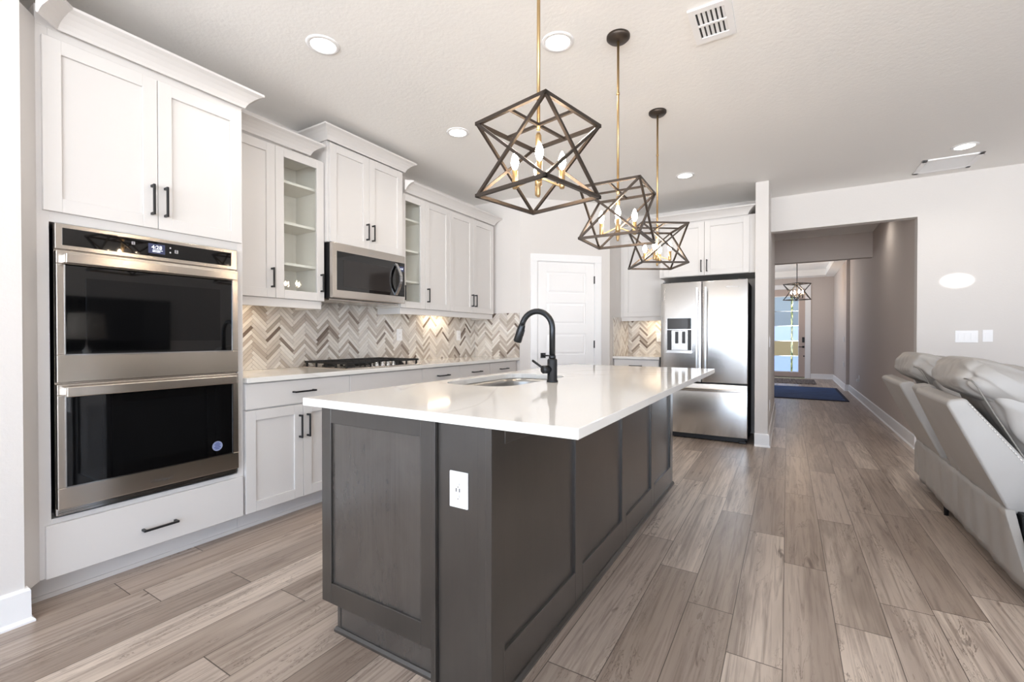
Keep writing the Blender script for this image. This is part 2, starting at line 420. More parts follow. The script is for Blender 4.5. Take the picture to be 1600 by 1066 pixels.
# ------------------------------------------------------------------ pantry door (door_1) + casing
def casing(name, f, u0, u1, h, w, head=None):
    head = head or w
    bm = B(((u0 - .004, -.10, 0), (u0 + .0045, .002, h)), ((u1 - .0045, -.10, 0), (u1 + .004, .002, h)), ((u0, -.10, h - .006), (u1, .002, h)), ((u0 - w, 0, 0), (u0, .018, h)), ((u1, 0, 0), (u1 + w, .018, h)), ((u0 - w, 0, h), (u1 + w, .02, h + head)), f=f)
    return struct(name, bm, 'trim', bevel=.002)
casing('trim_2', DG, d0 - .008, d1 + .008, DH + .008, .083)
def panel_door(name, f, u0, u1, h, npan, m_):
    bm = bmesh.new(); st = .11; rail = .115; t0, t1 = -.035, 0
    n = npan; ph = (h - .01 - .2 - rail * n) / n
    box(bm, (u0, t0, .01), (u0 + st, t1, h), f); box(bm, (u1 - st, t0, .01), (u1, t1, h), f)
    z = .01; box(bm, (u0 + st, t0, z), (u1 - st, t1, z + .2), f); z += .2
    for i in range(n):
        a0, a1 = u0 + st, u1 - st
        box(bm, (a0, t0, z), (a1, t1 - .012, z + ph), f)                       # panel field (recessed)
        # raised centre with sloped sides
        e = .03; pts = [f.p(a0 + .008, t1 - .012, z + .008), f.p(a1 - .008, t1 - .012, z + .008), f.p(a1 - .008, t1 - .012, z + ph - .008), f.p(a0 + .008, t1 - .012, z + ph - .008)]
        q = [f.p(a0 + e, t1 - .003, z + e), f.p(a1 - e, t1 - .003, z + e), f.p(a1 - e, t1 - .003, z + ph - e), f.p(a0 + e, t1 - .003, z + ph - e)]
        for k in range(4): quad(bm, (pts[k], pts[(k + 1) % 4], q[(k + 1) % 4], q[k]))
        quad(bm, q)
        z += ph; box(bm, (a0, t0, z), (a1, t1, z + rail if i < n - 1 else h), f); z += rail
    return obj(name, bm, m_, bevel=.0015, seg=1)
pd = panel_door('door_1', DG, d0, d1, DH, 5, 'door'); pd['kind'] = 'structure'
def kid(name, bm, m_, parent, **kw): return obj(name, bm, m_, parent, **kw)
for hz in (.24, 1.02, 1.80):
    kid('hinge', B(((d1 - .004, -.002, hz), (d1 + .016, .012, hz + .09)), f=DG), 'black', pd)
bm = bmesh.new(); box(bm, (d0 + .035, 0, .905), (d0 + .095, .009, .965), DG)
tube(bm, [DG.p(d0 + .065, .009, .935), DG.p(d0 + .065, .05, .935)], .009)
tube(bm, [DG.p(d0 + .06, .052, .935), DG.p(d0 + .17, .052, .935)], .008)
kid('door_handle', bm, 'black', pd, bevel=.001)

# ------------------------------------------------------------------ front door (door_2)
FD = F((0, 15.05, 0), (1, 0, 0), (0, -1, 0))
casing('trim_3', FD, -.51, .427, 2.508, .127)
bm = B(((-.505, -.06, .03), (-.33, -.015, 2.5)), ((.272, -.06, .03), (.422, -.015, 2.5)), ((-.33, -.06, .03), (.272, -.015, .175)), ((-.33, -.06, 2.3), (.272, -.015, 2.5)), f=FD)
fd = obj('door_2', bm, 'front_door', bevel=.003); fd['kind'] = 'structure'
zs = [.175, .60, 1.05, 1.44, 1.87, 2.30]
def ypx(y): return 1.153 + (528 - y) * .01822
zs = [.175, .62, 1.045, 1.47, 1.885, 2.30]
for i, mm in enumerate(('pane_e', 'pane_d', 'pane_c', 'pane_b', 'pane_a')):
    kid('glass_pane', B(((-.33, -.045, zs[i] + .006), (.085, -.035, zs[i + 1] - .006)), ((.135, -.045, zs[i] + .006), (.272, -.035, zs[i + 1] - .006)), f=FD), mm, fd)
    if i: kid('glazing_bar', B(((-.33, -.05, zs[i] - .008), (.272, -.03, zs[i] + .008)), f=FD), 'chrome', fd)
kid('clear_strip', B(((.087, -.042, .178), (.133, -.038, 2.297)), f=FD), 'clear', fd)
kid('glass_frame', B(((.262, -.015, .16), (.28, -.008, 2.315)), ((-.34, -.015, .16), (.262, -.008, .185)), ((-.34, -.015, 2.29), (.262, -.008, 2.315)), f=FD), 'trim', fd)
kid('keypad', B(((.355, -.015, 1.0), (.412, .01, 1.15)), f=FD), 'black', fd, bevel=.004)
bm = B(((.36, -.015, .85), (.41, .01, .905)), f=FD); tube(bm, [FD.p(.385, .01, .88), FD.p(.385, .05, .88), FD.p(.27, .05, .88)], .01)
kid('door_handle', bm, 'black', fd)
bm = bmesh.new(); lathe(bm, [(.02, 0), (.02, .01), (.012, .014)], FD.p(.40, -.015, .62), 14, axis=(0, -1, 0)); kid('lock', bm, 'black', fd)
bm = B(((-1.5, 17.2, 0), (1.5, 17.3, 3))); tag(obj('garden_hedge', bm, 'garden'), 'sunlit green and yellow foliage seen through the clear strip of the front door', 'foliage')
struct('ground_porch', B(((-2, 15.17, -.05), (2, 17.6, 0))), 'exterior')

# ------------------------------------------------------------------ cabinet pieces
def shaker(name, f, u0, u1, n1, z0, z1, parent, m_='cab', fw=.06, th=.02, rec=.011, glass=False, g=.0015):
    u0 += g; u1 -= g; z0 += g; z1 -= g
    bm = bmesh.new(); n0 = n1 - th
    box(bm, (u0, n0, z0), (u0 + fw, n1, z1), f); box(bm, (u1 - fw, n0, z0), (u1, n1, z1), f)
    box(bm, (u0 + fw, n0, z0), (u1 - fw, n1, z0 + fw), f); box(bm, (u0 + fw, n0, z1 - fw), (u1 - fw, n1, z1), f)
    if not glass: box(bm, (u0 + fw, n0 + .002, z0 + fw), (u1 - fw, n1 - rec, z1 - fw), f)
    o = obj(name, bm, m_, parent, bevel=.0012, seg=1)
    if glass:
        obj('glass', B(((u0 + fw - .004, n0 + .006, z0 + fw - .004), (u1 - fw + .004, n0 + .010, z1 - fw + .004)), f=f), 'clear', o)
    return o
def slab(name, f, u0, u1, n1, z0, z1, parent, m_='cab', th=.02, g=.0015):
    return obj(name, B(((u0 + g, n1 - th, z0 + g), (u1 - g, n1, z1 - g)), f=f), m_, parent, bevel=.0015, seg=1)
def pull(f, u, n, z, L, vert, parent, name='handle'):
    bm = bmesh.new(); w = .0052; h = L / 2
    if vert:
        box(bm, (u - w, n + .026, z - h), (u + w, n + .035, z + h), f)
        for s in (-1, 1): box(bm, (u - w, n - .001, z + s * (h - .007) - .006), (u + w, n + .03, z + s * (h - .007) + .006), f)
    else:
        box(bm, (u - h, n + .026, z - w), (u + h, n + .035, z + w), f)
        for s in (-1, 1): box(bm, (u + s * (h - .007) - .006, n - .001, z - w), (u + s * (h - .007) + .006, n + .03, z + w), f)
    return obj(name, bm, 'black', parent, bevel=.0012, seg=1)
CROWN = [(0, 0), (.008, 0), (.012, .012), (.022, .030), (.040, .050), (.060, .066), (.076, .074), (.080, .076), (.080, .088), (0, .088)]
def crown(path, z, parent=None, name='crown_molding'):
    bm = bmesh.new(); sweep(bm, path, [(n, z + h) for n, h in CROWN]); return obj(name, bm, 'cab', parent)

# --- tall oven cabinet
T = thing('oven_cabinet', 'tall white pantry-height cabinet built around the double wall oven', 'cabinet', (-3.0, 1.03, 0))
ft = XF - .02                      # face-frame plane
OY0, OY1, OZ0, OZ1 = .652, 1.405, .375, 1.645
bm = bmesh.new()
box(bm, (.60, XC, .114), (.64, ft, 2.478), LEFT); box(bm, (1.418, XC, .114), (1.450, ft, 2.478), LEFT)
box(bm, (.64, XC, .114), (1.418, ft, OZ0 - .01), LEFT); box(bm, (.64, XC, OZ1 + .005), (1.418, ft, 2.478), LEFT)
box(bm, (.64, XC, OZ0 - .01), (1.418, XC + .02, OZ1 + .005), LEFT); box(bm, (.60, XC, 2.478), (1.450, ft, 2.56), LEFT)
obj('cabinet_box', bm, 'cab', T, bevel=.001, seg=1)
bm = bmesh.new(); prism(bm, [(ft, .602), (ft - .02, .602), (-2.665, .542), (-2.640, .542)], .114, 2.50); obj('filler_panel', bm, 'cab', T)
obj('toe_kick', B(((.575, XC, 0), (1.4505, -2.79, .114)), ((.575, -2.79, 0), (1.4505, -2.782, .02)), f=LEFT), 'cab', T)
a = shaker('door', LEFT, .617, 1.030, XF, 1.693, 2.438, T); pull(LEFT, 1.003, XF, 1.832, .15, True, a)
a = shaker('door', LEFT, 1.030, 1.440, XF, 1.693, 2.438, T); pull(LEFT, 1.059, XF, 1.832, .15, True, a)
a = slab('drawer', LEFT, .617, 1.440, XF, .114, .345, T); pull(LEFT, 1.026, XF, .208, .15, False, a)
crown([(-2.62, .584), (-2.700, .664), (-2.700, 1.4505), (-2.985, 1.4505)], 2.478, T)

# --- double wall oven
OV = thing('double_wall_oven', 'stainless steel double wall oven with two dark glass doors', 'oven', (-2.9, 1.03, .38))
ox = -2.690
obj('oven_body', B(((.66, -3.25, .39), (1.40, -2.722, 1.63)), f=LEFT), 'dark', OV)
obj('trim_frame', B(((OY0, -2.722, OZ0), (OY1, -2.708, OZ1)), f=LEFT), 'steel', OV)
cp = obj('control_panel', B(((OY0, -2.708, 1.535), (OY1, ox, OZ1)), f=LEFT), 'steel', OV, bevel=.002)
obj('panel_glass', B(((.675, ox - .001, 1.553), (1.375, ox + .0015, 1.628)), f=LEFT), 'glass_dark', cp, bevel=.001)
def text(s, f, u, n, z, size, m_, parent, name, sx=1):
    c = bpy.data.curves.new(name, 'FONT'); c.body = s; c.size = size; c.extrude = .0003; c.align_x = 'CENTER'; c.align_y = 'CENTER'
    o = bpy.data.objects.new(name, c); COL.objects.link(o)
    R_ = Matrix((f.u, Vector((0, 0, 1)), f.n)).transposed()
    dg = bpy.context.evaluated_depsgraph_get(); me = bpy.data.meshes.new_from_object(o.evaluated_get(dg))
    bpy.data.objects.remove(o); me.materials.clear(); me.materials.append(M[m_])
    mw = Matrix.Translation(f.p(u, n, z) - wloc(parent)) @ R_.to_4x4() @ Matrix.Diagonal((sx, 1, 1, 1))
    me.transform(mw); o = bpy.data.objects.new(name, me); COL.objects.link(o); o.parent = parent
    return o
dsp = obj('display', B(((.985, ox + .001, 1.568), (1.055, ox + .0022, 1.616)), f=LEFT), 'display', cp)
text('4:28', LEFT, 1.020, ox + .0024, 1.598, .026, 'digits', cp, 'clock_digits')
obj('status_line', B(((1.002, ox + .0022, 1.576), (1.034, ox + .0026, 1.579)), ((1.002, ox + .0022, 1.583), (1.045, ox + .0026, 1.585)), f=LEFT), 'digits', cp)
def icon(u, z, s=.012):
    bm = bmesh.new()
    box(bm, (u - s / 2, ox + .0014, z - s / 2), (u + s / 2, ox + .0022, z - s / 2 + .0015), LEFT); box(bm, (u - s / 2, ox + .0014, z), (u + s / 2, ox + .0022, z + .0015), LEFT)
    box(bm, (u - s / 2, ox + .0014, z + s / 2), (u + s / 2, ox + .0022, z + s / 2 + .0012), LEFT); box(bm, (u - s / 2, ox + .0014, z - s / 2), (u - s / 2 + .0015, ox + .0022, z + s / 2), LEFT)
    box(bm, (u + s / 2 - .0015, ox + .0014, z - s / 2), (u + s / 2, ox + .0022, z + s / 2), LEFT)
    obj('touch_icon', bm, 'plastic', cp)
icon(.925, 1.604); icon(1.105, 1.59, .014); icon(1.078, 1.605, .006); icon(1.078, 1.582, .006)
def oven_door(z0, z1, gz0, gz1, hz, logo):
    d = obj('oven_door', B(((OY0, ox - .016, z0), (OY1, ox + .012, gz0)), ((OY0, ox - .016, gz1), (OY1, ox + .012, z1)), ((OY0, ox - .016, gz0), (.681, ox + .012, gz1)), ((1.373, ox - .016, gz0), (OY1, ox + .012, gz1)), f=LEFT), 'steel', OV, bevel=.0025)
    obj('door_glass', B(((.679, ox - .014, gz0 - .002), (1.375, ox + .0095, gz1 + .002)), f=LEFT), 'glass_dark', d)
    obj('glass_edge', B(((.679, ox + .009, gz0 - .002), (1.375, ox + .0135, gz0 + .003)), ((.677, ox + .009, gz0), (.681, ox + .0135, gz1)), ((1.372, ox + .009, gz0), (1.376, ox + .0135, gz1)), f=LEFT), 'chrome', d)
    obj('viewing_window', B(((.75, ox + .009, gz0 + .06), (1.31, ox + .0102, gz1 - .055)), f=LEFT), 'oven_window', d)
    bm = bmesh.new(); box(bm, (.671, ox + .045, hz - .022), (1.376, ox + .058, hz + .022), LEFT)
    box(bm, (.671, ox + .010, hz - .018), (.695, ox + .05, hz + .018), LEFT); box(bm, (1.352, ox + .010, hz - .018), (1.376, ox + .05, hz + .018), LEFT)
    obj('handle', bm, 'steel', d, bevel=.004)
    return d
D1 = oven_door(.955, 1.527, 1.075, 1.470, 1.492, False)
D2 = oven_door(.405, .947, .497, .900, .916, True)
text('Whirlpool', LEFT, 1.03, ox + .0128, .438, .024, 'chrome', D2, 'brand_logo')
bm = bmesh.new(); lathe(bm, [(.0265, 0), (.0265, .0008)], LEFT.p(1.292, ox + .0098, .553), 28, axis=(1, 0, 0)); stk = obj('sticker', bm, 'sticker', D2)
bm = bmesh.new(); 
for zz, hw in ((.570, .009), (.562, .015), (.554, .012), (.546, .017), (.538, .011)): box(bm, (1.292 - hw, ox + .0104, zz - .0022), (1.292 + hw, ox + .0109, zz + .0022), LEFT)
obj('sticker_text', bm, 'sticker_ink', stk)
bm = bmesh.new()
for k in range(4): box(bm, (OY0 + .004, -2.712, .377 + k * .0072), (OY1 - .004, ox - .002 + (k % 2) * .004, .3805 + k * .0072), LEFT)
obj('vent', bm, 'chrome', OV)

# --- upper cabinets
def upper_box(name, parent, y0, y1, xf, z0, z1, hollow=False, f=LEFT, nw=XC):
    bm = bmesh.new(); t_ = .018
    if hollow:
        for a, b in (((y0, nw, z0), (y0 + t_, xf, z1)), ((y1 - t_, nw, z0), (y1, xf, z1)), ((y0 + t_, nw, z0), (y1 - t_, xf, z0 + t_)), ((y0 + t_, nw, z1 - t_), (y1 - t_, xf, z1)), ((y0 + t_, nw, z0 + t_), (y1 - t_, nw + .01, z1 - t_))):
            box(bm, a, b, f)
    else: box(bm, (y0, nw, z0), (y1, xf, z1), f)
    return obj(name, bm, 'cab_in' if hollow else 'cab', parent, bevel=.001, seg=1)
U0, U1 = 1.421, 2.465
def upper(name, label, y0, y1, kinds, xd=XU, z0=U0, z1=U1, group=None, hollow=False, frame=(.0, .0)):
    c = thing(name, label, 'cabinet', (xd - .15, (y0 + y1) / 2, z0), group)
    upper_box('cabinet_box', c, y0, y1, xd - .021, z0 - .0, z1 + .012, hollow)
    n = len(kinds); w = (y1 - y0) / n
    for i, (k, hu) in enumerate(kinds):
        a, b = y0 + i * w, y0 + (i + 1) * w
        if i == 0: a += frame[0]
        if i == n - 1: b -= frame[1]
        d = shaker('glass_door' if k == 'glass' else 'door', LEFT, a, b, xd, z0, z1, c, glass=(k == 'glass'))
        u = b - .03 if hu == 'r' else a + .03
        pull(LEFT, u, xd, z0 + .135, .135, True, d)
    if hollow:
        for zz in (1.682, 1.972, 2.262):
            obj('shelf', B(((y0 + .02, XC + .012, zz - .018), (y1 - .02, xd - .05, zz)), f=LEFT), 'cab_in', c)
    return c
upper('upper_cabinet', 'narrow white wall cabinet with one plain door beside the oven cabinet', 1.452, 1.819, [('door', 'r')])
upper('glass_front_cabinet', 'white glass-front wall cabinet on the oven side of the microwave', 1.819, 2.200, [('glass', 'r')], hollow=True)
MC = upper('microwave_cabinet', 'raised two-door white wall cabinet directly above the microwave', 2.206, 2.985, [('door', 'r'), ('door', 'l')], xd=XM, z0=1.874, z1=2.621, frame=(.012, .012))
crown([(-3.32, 2.200), (XM + .0, 2.200), (XM + .0, 2.990), (-3.32, 2.990)], 2.629, MC)
upper('glass_front_cabinet', 'white glass-front wall cabinet on the pantry side of the microwave', 2.992, 3.318, [('glass', 'l')], hollow=True)
upper('upper_cabinet', 'single-door white wall cabinet between a glass-front and a two-door cabinet', 3.318, 3.693, [('door', 'l')])
upper('upper_cabinet', 'two-door white wall cabinet nearest the pantry over the drawers', 3.693, 4.510, [('door', 'r'), ('door', 'l')])
o = crown([(XU - .001, 1.536), (XU, 2.075), (-3.20, 2.075)][:0] + [(XU, 1.532), (XU, 2.075), (-3.20, 2.075)], 2.4785)
tag(o, 'white cove crown moulding over the wall cabinets between oven and microwave', 'crown molding')
o = crown([(-2.94, 2.995), (XU, 3.045), (XU, 4.512), (-3.32, 4.512)], 2.4785)
tag(o, 'white cove crown moulding over the wall cabinets between microwave and pantry', 'crown molding')
o = obj('light_rail', B(((1.452, -3.03, 1.362), (2.185, -3.008, U0 - .001)), ((2.163, XC + .02, 1.362), (2.185, -3.03, U0 - .001)), f=LEFT), 'cab', bevel=.002); tag(o, 'white light rail under the wall cabinets beside the oven cabinet', 'light rail')
o = obj('light_rail', B(((3.0, -3.03, 1.364), (4.510, -3.008, U0 - .001)), ((3.0, XC + .02, 1.364), (3.022, -3.03, U0 - .001)), ((4.488, XC + .02, 1.364), (4.510, -3.03, U0 - .001)), f=LEFT), 'cab', bevel=.002); tag(o, 'white light rail under the wall cabinets between microwave and pantry', 'light rail')

# --- microwave
MW = thing('microwave', 'stainless over-the-range microwave above the gas cooktop', 'microwave', (-3.1, 2.6, 1.45))
my0, my1 = 2.222, 2.980; mz0, mz1 = 1.452, 1.872; mx = -2.925
obj('microwave_body', B(((my0, XC + .002, mz0), (my1, mx - .035, mz1)), f=LEFT), 'dark', MW, bevel=.002)
obj('underside', B(((my0 + .02, XC + .02, mz0 - .018), (my1 - .02, mx - .07, mz0 + .002)), f=LEFT), 'steel', MW, bevel=.004)
d = obj('microwave_door', B(((my0, mx - .035, mz0), (my1, mx, mz1)), f=LEFT), 'steel', MW, bevel=.004)
obj('door_glass', B(((2.262, mx - .001, 1.512), (2.972, mx + .002, 1.808)), f=LEFT), 'glass_dark', d)
obj('viewing_window', B(((2.318, mx + .0015, 1.538), (2.815, mx + .003, 1.748)), f=LEFT), 'mw_window', d)
obj('keypad', B(((2.905, mx + .0015, 1.52), (2.965, mx + .0025, 1.72)), f=LEFT), 'dark', d)
obj('display', B(((2.908, mx + .002, 1.735), (2.962, mx + .0032, 1.775)), f=LEFT), 'display', d)
for r_ in range(6):
    for c_ in range(3): obj('key', B(((2.912 + c_ * .018, mx + .0024, 1.54 + r_ * .028), (2.920 + c_ * .018, mx + .003, 1.546 + r_ * .028)), f=LEFT), 'slot', d)
text('Whirlpool', LEFT, 2.60, mx + .0004, 1.840, .017, 'chrome', d, 'brand_logo')
text('4:28', LEFT, 2.935, mx + .0034, 1.755, .02, 'digits', d, 'clock_digits')
bm = bmesh.new()
pts = [LEFT.p(2.868, mx + .002 + .062 * math.sin(PI * k / 12), 1.522 + k * .27 / 12) for k in range(13)]
for i in range(12): bar(bm, pts[i], pts[i + 1], .030, .010, up=(1, 0, 0))
obj('handle', bm, 'chrome', d)

# --- base cabinets
def base(label, y0, y1, kind, group=None, f=LEFT, xf=XF, nw=XC):
    c = thing('base_cabinet', label, 'cabinet', f.p((y0 + y1) / 2, xf - .3, 0), group)
    obj('cabinet_box', B(((y0, nw, .114), (y1, xf - .021, .884)), f=f), 'cab', c)
    obj('toe_kick', B(((y0, nw, 0), (y1, xf - .095, .114)), ((y0, xf - .095, 0), (y1, xf - .087, .02)), f=f), 'cab', c)
    if kind == 'false':
        slab('false_front', f, y0, y1, xf, .725, .878, c)
    else:
        a = slab('drawer', f, y0, y1, xf, .725, .878, c); pull(f, (y0 + y1) / 2 + .0, xf, .803, .155, False, a)
    m_ = (y0 + y1) / 2
    if y1 - y0 > .6:
        a = shaker('door', f, y0, m_, xf, .114, .719, c); pull(f, m_ - .028, xf, .578, .15, True, a)
        a = shaker('door', f, m_, y1, xf, .114, .719, c); pull(f, m_ + .028, xf, .578, .15, True, a)
    else:
        a = shaker('door', f, y0, y1, xf, .114, .719, c); pull(f, y0 + .03, xf, .578, .15, True, a)
    return c
base('white base cabinet with a drawer over two doors, beside the double oven', 1.452, 2.192, 'drawer')
base('white base cabinet with a blank false front below the cooktop', 2.192, 2.951, 'false')
base('white base cabinet with one drawer, first after the cooktop cabinet', 2.951, 3.490, 'drawer')
base('white base cabinet with one drawer, between its two drawer neighbours near the pantry', 3.490, 3.999, 'drawer')
base('white base cabinet with one drawer, ending at the pantry stub wall', 3.999, 4.520, 'drawer')
obj('filler_strip', B(((4.521, XC, 0), (4.58, XF - .021, .884)), f=LEFT), 'cab'); tag(bpy.data.objects['filler_strip'], 'plain white filler strip between last base cabinet and pantry wall', 'filler')
o = obj('countertop', B(((1.452, XC, .884), (4.583, -2.672, .914)), f=LEFT), 'quartz', bevel=.003); tag(o, 'white quartz countertop running along the cabinet wall under the cooktop', 'countertop')

# --- cooktop
CK = thing('gas_cooktop', 'stainless gas cooktop with black cast-iron grates on the wall countertop', 'cooktop', (-3.02, 2.57, .914))
cy0, cy1, cx0, cx1 = 2.19, 3.10, -3.262, -2.745
cy0, cy1 = 2.205, 2.985
obj('cooktop_tray', B(((cy0, cx0, .914), (cy1, cx1, .922)), f=LEFT), 'steel', CK, bevel=.003)
for k in range(3):
    g0 = cy0 + .008 + k * (cy1 - cy0 - .016) / 3; g1 = g0 + (cy1 - cy0 - .016) / 3 - .004
    x1g = cx1 - .02 if k != 1 else cx1 - .115
    bm = bmesh.new(); z = .958
    for yy in (g0 + .006, g1 - .006): bar(bm, (cx0 + .012, yy, z), (x1g, yy, z), .012, .014)
    for xx in (cx0 + .012, x1g): bar(bm, (xx, g0, z), (xx, g1, z), .012, .014)
    for j in range(1, 6):
        xx = cx0 + .012 + (x1g - cx0 - .012) * j / 6; bar(bm, (xx, g0, z), (xx, g1, z), .009, .014)
    bar(bm, (cx0 + .012, (g0 + g1) / 2, z), (x1g, (g0 + g1) / 2, z), .009, .014)
    for yy in (g0 + .012, g1 - .012):
        for j in range(5):
            xx = cx0 + .02 + (x1g - cx0 - .03) * j / 4; box(bm, (xx - .006, yy - .006, .922), (xx + .006, yy + .006, z))
    obj('grate', bm, 'iron', CK)
for bx_, by_, r_ in ((-3.13, 2.34, .04), (-2.88, 2.34, .035), (-3.06, 2.595, .05), (-3.13, 2.85, .04), (-2.88, 2.85, .035)):
    bm = bmesh.new(); lathe(bm, [(r_ + .012, 0), (r_ + .01, .008), (r_, .010), (r_, .018), (r_ * .8, .022)], (bx_, by_, .922)); obj('burner', bm, 'iron', CK)
for k in range(5):
    bm = bmesh.new(); yk = 2.475 + k * .06
    lathe(bm, [(.021, 0), (.021, .006), (.016, .009), (.014, .03), (.010, .032)], (-2.80, yk, .922), 20); box(bm, (-2.815, yk - .003, .945), (-2.785, yk + .003, .958)); obj('knob', bm, 'chrome', CK)

# --- backsplash herringbone tile
def clip_poly(P, u0, u1, z0, z1):
    for ax, lim, sg in ((0, u0, 1), (0, u1, -1), (1, z0, 1), (1, z1, -1)):
        out = []
        for i in range(len(P)):
            a, b = P[i], P[(i + 1) % len(P)]; ia, ib = (a[ax] - lim) * sg >= 0, (b[ax] - lim) * sg >= 0
            if ia: out.append(a)
            if ia != ib:
                t_ = (lim - a[ax]) / (b[ax] - a[ax]); out.append((a[0] + (b[0] - a[0]) * t_, a[1] + (b[1] - a[1]) * t_))
        P = out
        if len(P) < 3: return []
    return P
def herring(f, u0, u1, n0, z0, z1, label, seed, off=0.):
    L, w = .1500, .0235; g = .0008; rnd = random.Random(seed); c = math.sqrt(.5)
    bm = bmesh.new(); box(bm, (u0, n0, z0), (u1, n0 + .005, z1), f, mi=len(TILE))
    wts = [26, 16, 9, 4, 22, 11, 2.5, 18]
    def rot(x, y): return ((x - y) * 0 + (x + y * 0) * c + (-y) * c * -1 * -1, 0)
    ncol = int((u1 - u0) / (L * c)) + 6
    kk = int((z1 - z0) / (w / c)) + 16
    for j in range(-2, ncol // 2 + 2):
        for k in range(-10, kk):
            for t_ in (0, 1):
                if t_ == 0: x0, y0, x1, y1 = k * w, k * w, k * w + L, k * w + w
                else: x0, y0, x1, y1 = k * w + L, k * w + w - L, k * w + L + w, k * w + w
                x0 += j * L; x1 += j * L; y0 -= j * L; y1 -= j * L
                x0 += g; y0 += g; x1 -= g; y1 -= g
                P = [(x0, y0), (x1, y0), (x1, y1), (x0, y1)]
                P = [(u0 - .16 + off + (x - y) * c, z0 - .10 + (x + y) * c) for x, y in P]
                Q = clip_poly(P, u0, u1, z0, z1)
                if len(Q) < 3: continue
                mi = rnd.choices(range(8), wts)[0]; h = n0 + .0085 + rnd.random() * .002
                top = [bm.verts.new(f.p(a, h, b)) for a, b in Q]; bot = [bm.verts.new(f.p(a, n0 + .004, b)) for a, b in Q]
                try:
                    bm.faces.new(top).material_index = mi
                    for i in range(len(Q)):
                        bm.faces.new([bot[i], bot[(i + 1) % len(Q)], top[(i + 1) % len(Q)], top[i]]).material_index = mi
                except Exception: pass
    o = obj('backsplash', bm, ['tile_%d' % i for i in range(8)] + ['grout']); tag(o, label, 'backsplash'); return o
herring(LEFT, 1.452, 4.582, XW + .001, .9145, 1.433, 'grey and cream herringbone tile backsplash behind the cooktop', 3, .022)
SB = F((0, 4.583, 0), (1, 0, 0), (0, -1, 0))
herring(SB, XW + .013, -2.673, .001, .9145, 1.436, 'pale herringbone tile backsplash on the pantry stub at the counter end', 8)
herring(F((-1.865, 0, 0), (0, 1, 0), (1, 0, 0)), 5.50, YB - .001, .001, .9145, 1.405, 'herringbone tile backsplash on the return wall beside the pantry door', 11)
BK = F((0, YB, 0), (1, 0, 0), (0, -1, 0))
herring(BK, -1.853, -1.30, .001, .9145, 1.405, 'herringbone tile backsplash on the back wall beside the refrigerator', 15)

# --- back run left of fridge
YBC = YB - .0015
c = thing('base_cabinet', 'white base cabinet between the pantry return wall and the refrigerator', 'cabinet', (-1.58, 5.8, 0))
BF = F((0, 0, 0), (1, 0, 0), (0, -1, 0))
obj('cabinet_box', B(((-1.86, -YBC, .114), (-1.30, -5.54, .884)), f=BF), 'cab', c)
obj('toe_kick', B(((-1.86, -YBC, 0), (-1.30, -5.61, .114)), f=BF), 'cab', c)
a = slab('drawer', BF, -1.855, -1.305, -5.52, .725, .878, c); pull(BF, -1.58, -5.52, .803, .155, False, a)
a = shaker('door', BF, -1.855, -1.305, -5.52, .114, .719, c); pull(BF, -1.34, -5.52, .578, .15, True, a)
o = obj('countertop', B(((-1.865, -YBC, .884), (-1.292, -5.495, .914)), f=BF), 'quartz', bevel=.003); tag(o, 'short white quartz countertop between pantry wall and refrigerator', 'countertop')
c = thing('upper_cabinet', 'white wall cabinet above the short counter beside the refrigerator', 'cabinet', (-1.6, 5.95, U0))
obj('cabinet_box', B(((-1.8635, -YBC, 1.41), (-1.30, -5.821, 2.477)), f=BF), 'cab', c)
a = shaker('door', BF, -1.822, -1.305, -5.80, 1.41, 2.46, c)
o = obj('light_rail', B(((-1.862, -5.842, 1.36), (-1.30, -5.822, 1.409)), f=BF), 'cab'); tag(o, 'white light rail under the wall cabinet beside the refrigerator', 'light rail')
c = thing('fridge_cabinet', 'deep two-door white cabinet above the refrigerator', 'cabinet', (-.8, 5.8, 1.85))
obj('cabinet_box', B(((-1.298, -YBC, 1.85), (-.345, -5.521, 2.477)), f=BF), 'cab', c)
obj('filler_panel', B(((-.345, -YBC + .02, 1.85), (-.2945, -5.521, 2.477)), f=BF), 'cab', c)
a = shaker('door', BF, -1.250, -.804, -5.50, 1.852, 2.455, c); pull(BF, -.835, -5.50, 1.955, .135, True, a)
a = shaker('door', BF, -.804, -.352, -5.50, 1.852, 2.455, c); pull(BF, -.775, -5.50, 1.955, .135, True, a)
crown([(-.375, 5.86), (-.375, 5.502), (-1.30, 5.502), (-1.30, 5.805), (-1.862, 5.805)][::-1], 2.472, c)

# --- refrigerator
FR = thing('refrigerator', 'stainless french-door refrigerator with an ice and water dispenser', 'refrigerator', (-.812, 5.8, 0))
fx0, fx1, fm = -1.265, -.359, -.817; fy = -5.436
obj('refrigerator_body', B(((fx0 + .006, -6.10, .03), (fx1 - .006, fy - .075, 1.755)), f=BF), 'dark', FR)
def fdoor(name, u0, u1, z0, z1):
    bm = bmesh.new(); n = 8            # gently bowed front
    for i in range(n):
        ua, ub = u0 + (u1 - u0) * i / n, u0 + (u1 - u0) * (i + 1) / n
        def bow(u): return fy - .006 + .006 * math.sin(PI * (u - fx0) / (fx1 - fx0))
        A = [BF.p(ua, bow(ua), z0), BF.p(ub, bow(ub), z0), BF.p(ub, bow(ub), z1), BF.p(ua, bow(ua), z1)]
        vs = [bm.verts.new(p) for p in A]; bm.faces.new(vs)
    bmesh.ops.remove_doubles(bm, verts=bm.verts[:], dist=1e-6)
    for f_ in bm.faces: f_.smooth = True
    r = bmesh.ops.extrude_face_region(bm, geom=bm.faces[:])
    for v_ in r['geom']:
        if isinstance(v_, bmesh.types.BMVert): v_.co.y = -(fy - .065)
    return obj(name, bm, 'steel_v', FR, bevel=.006, seg=2)
dl = fdoor('refrigerator_door', fx0, fm - .003, .648, 1.776)
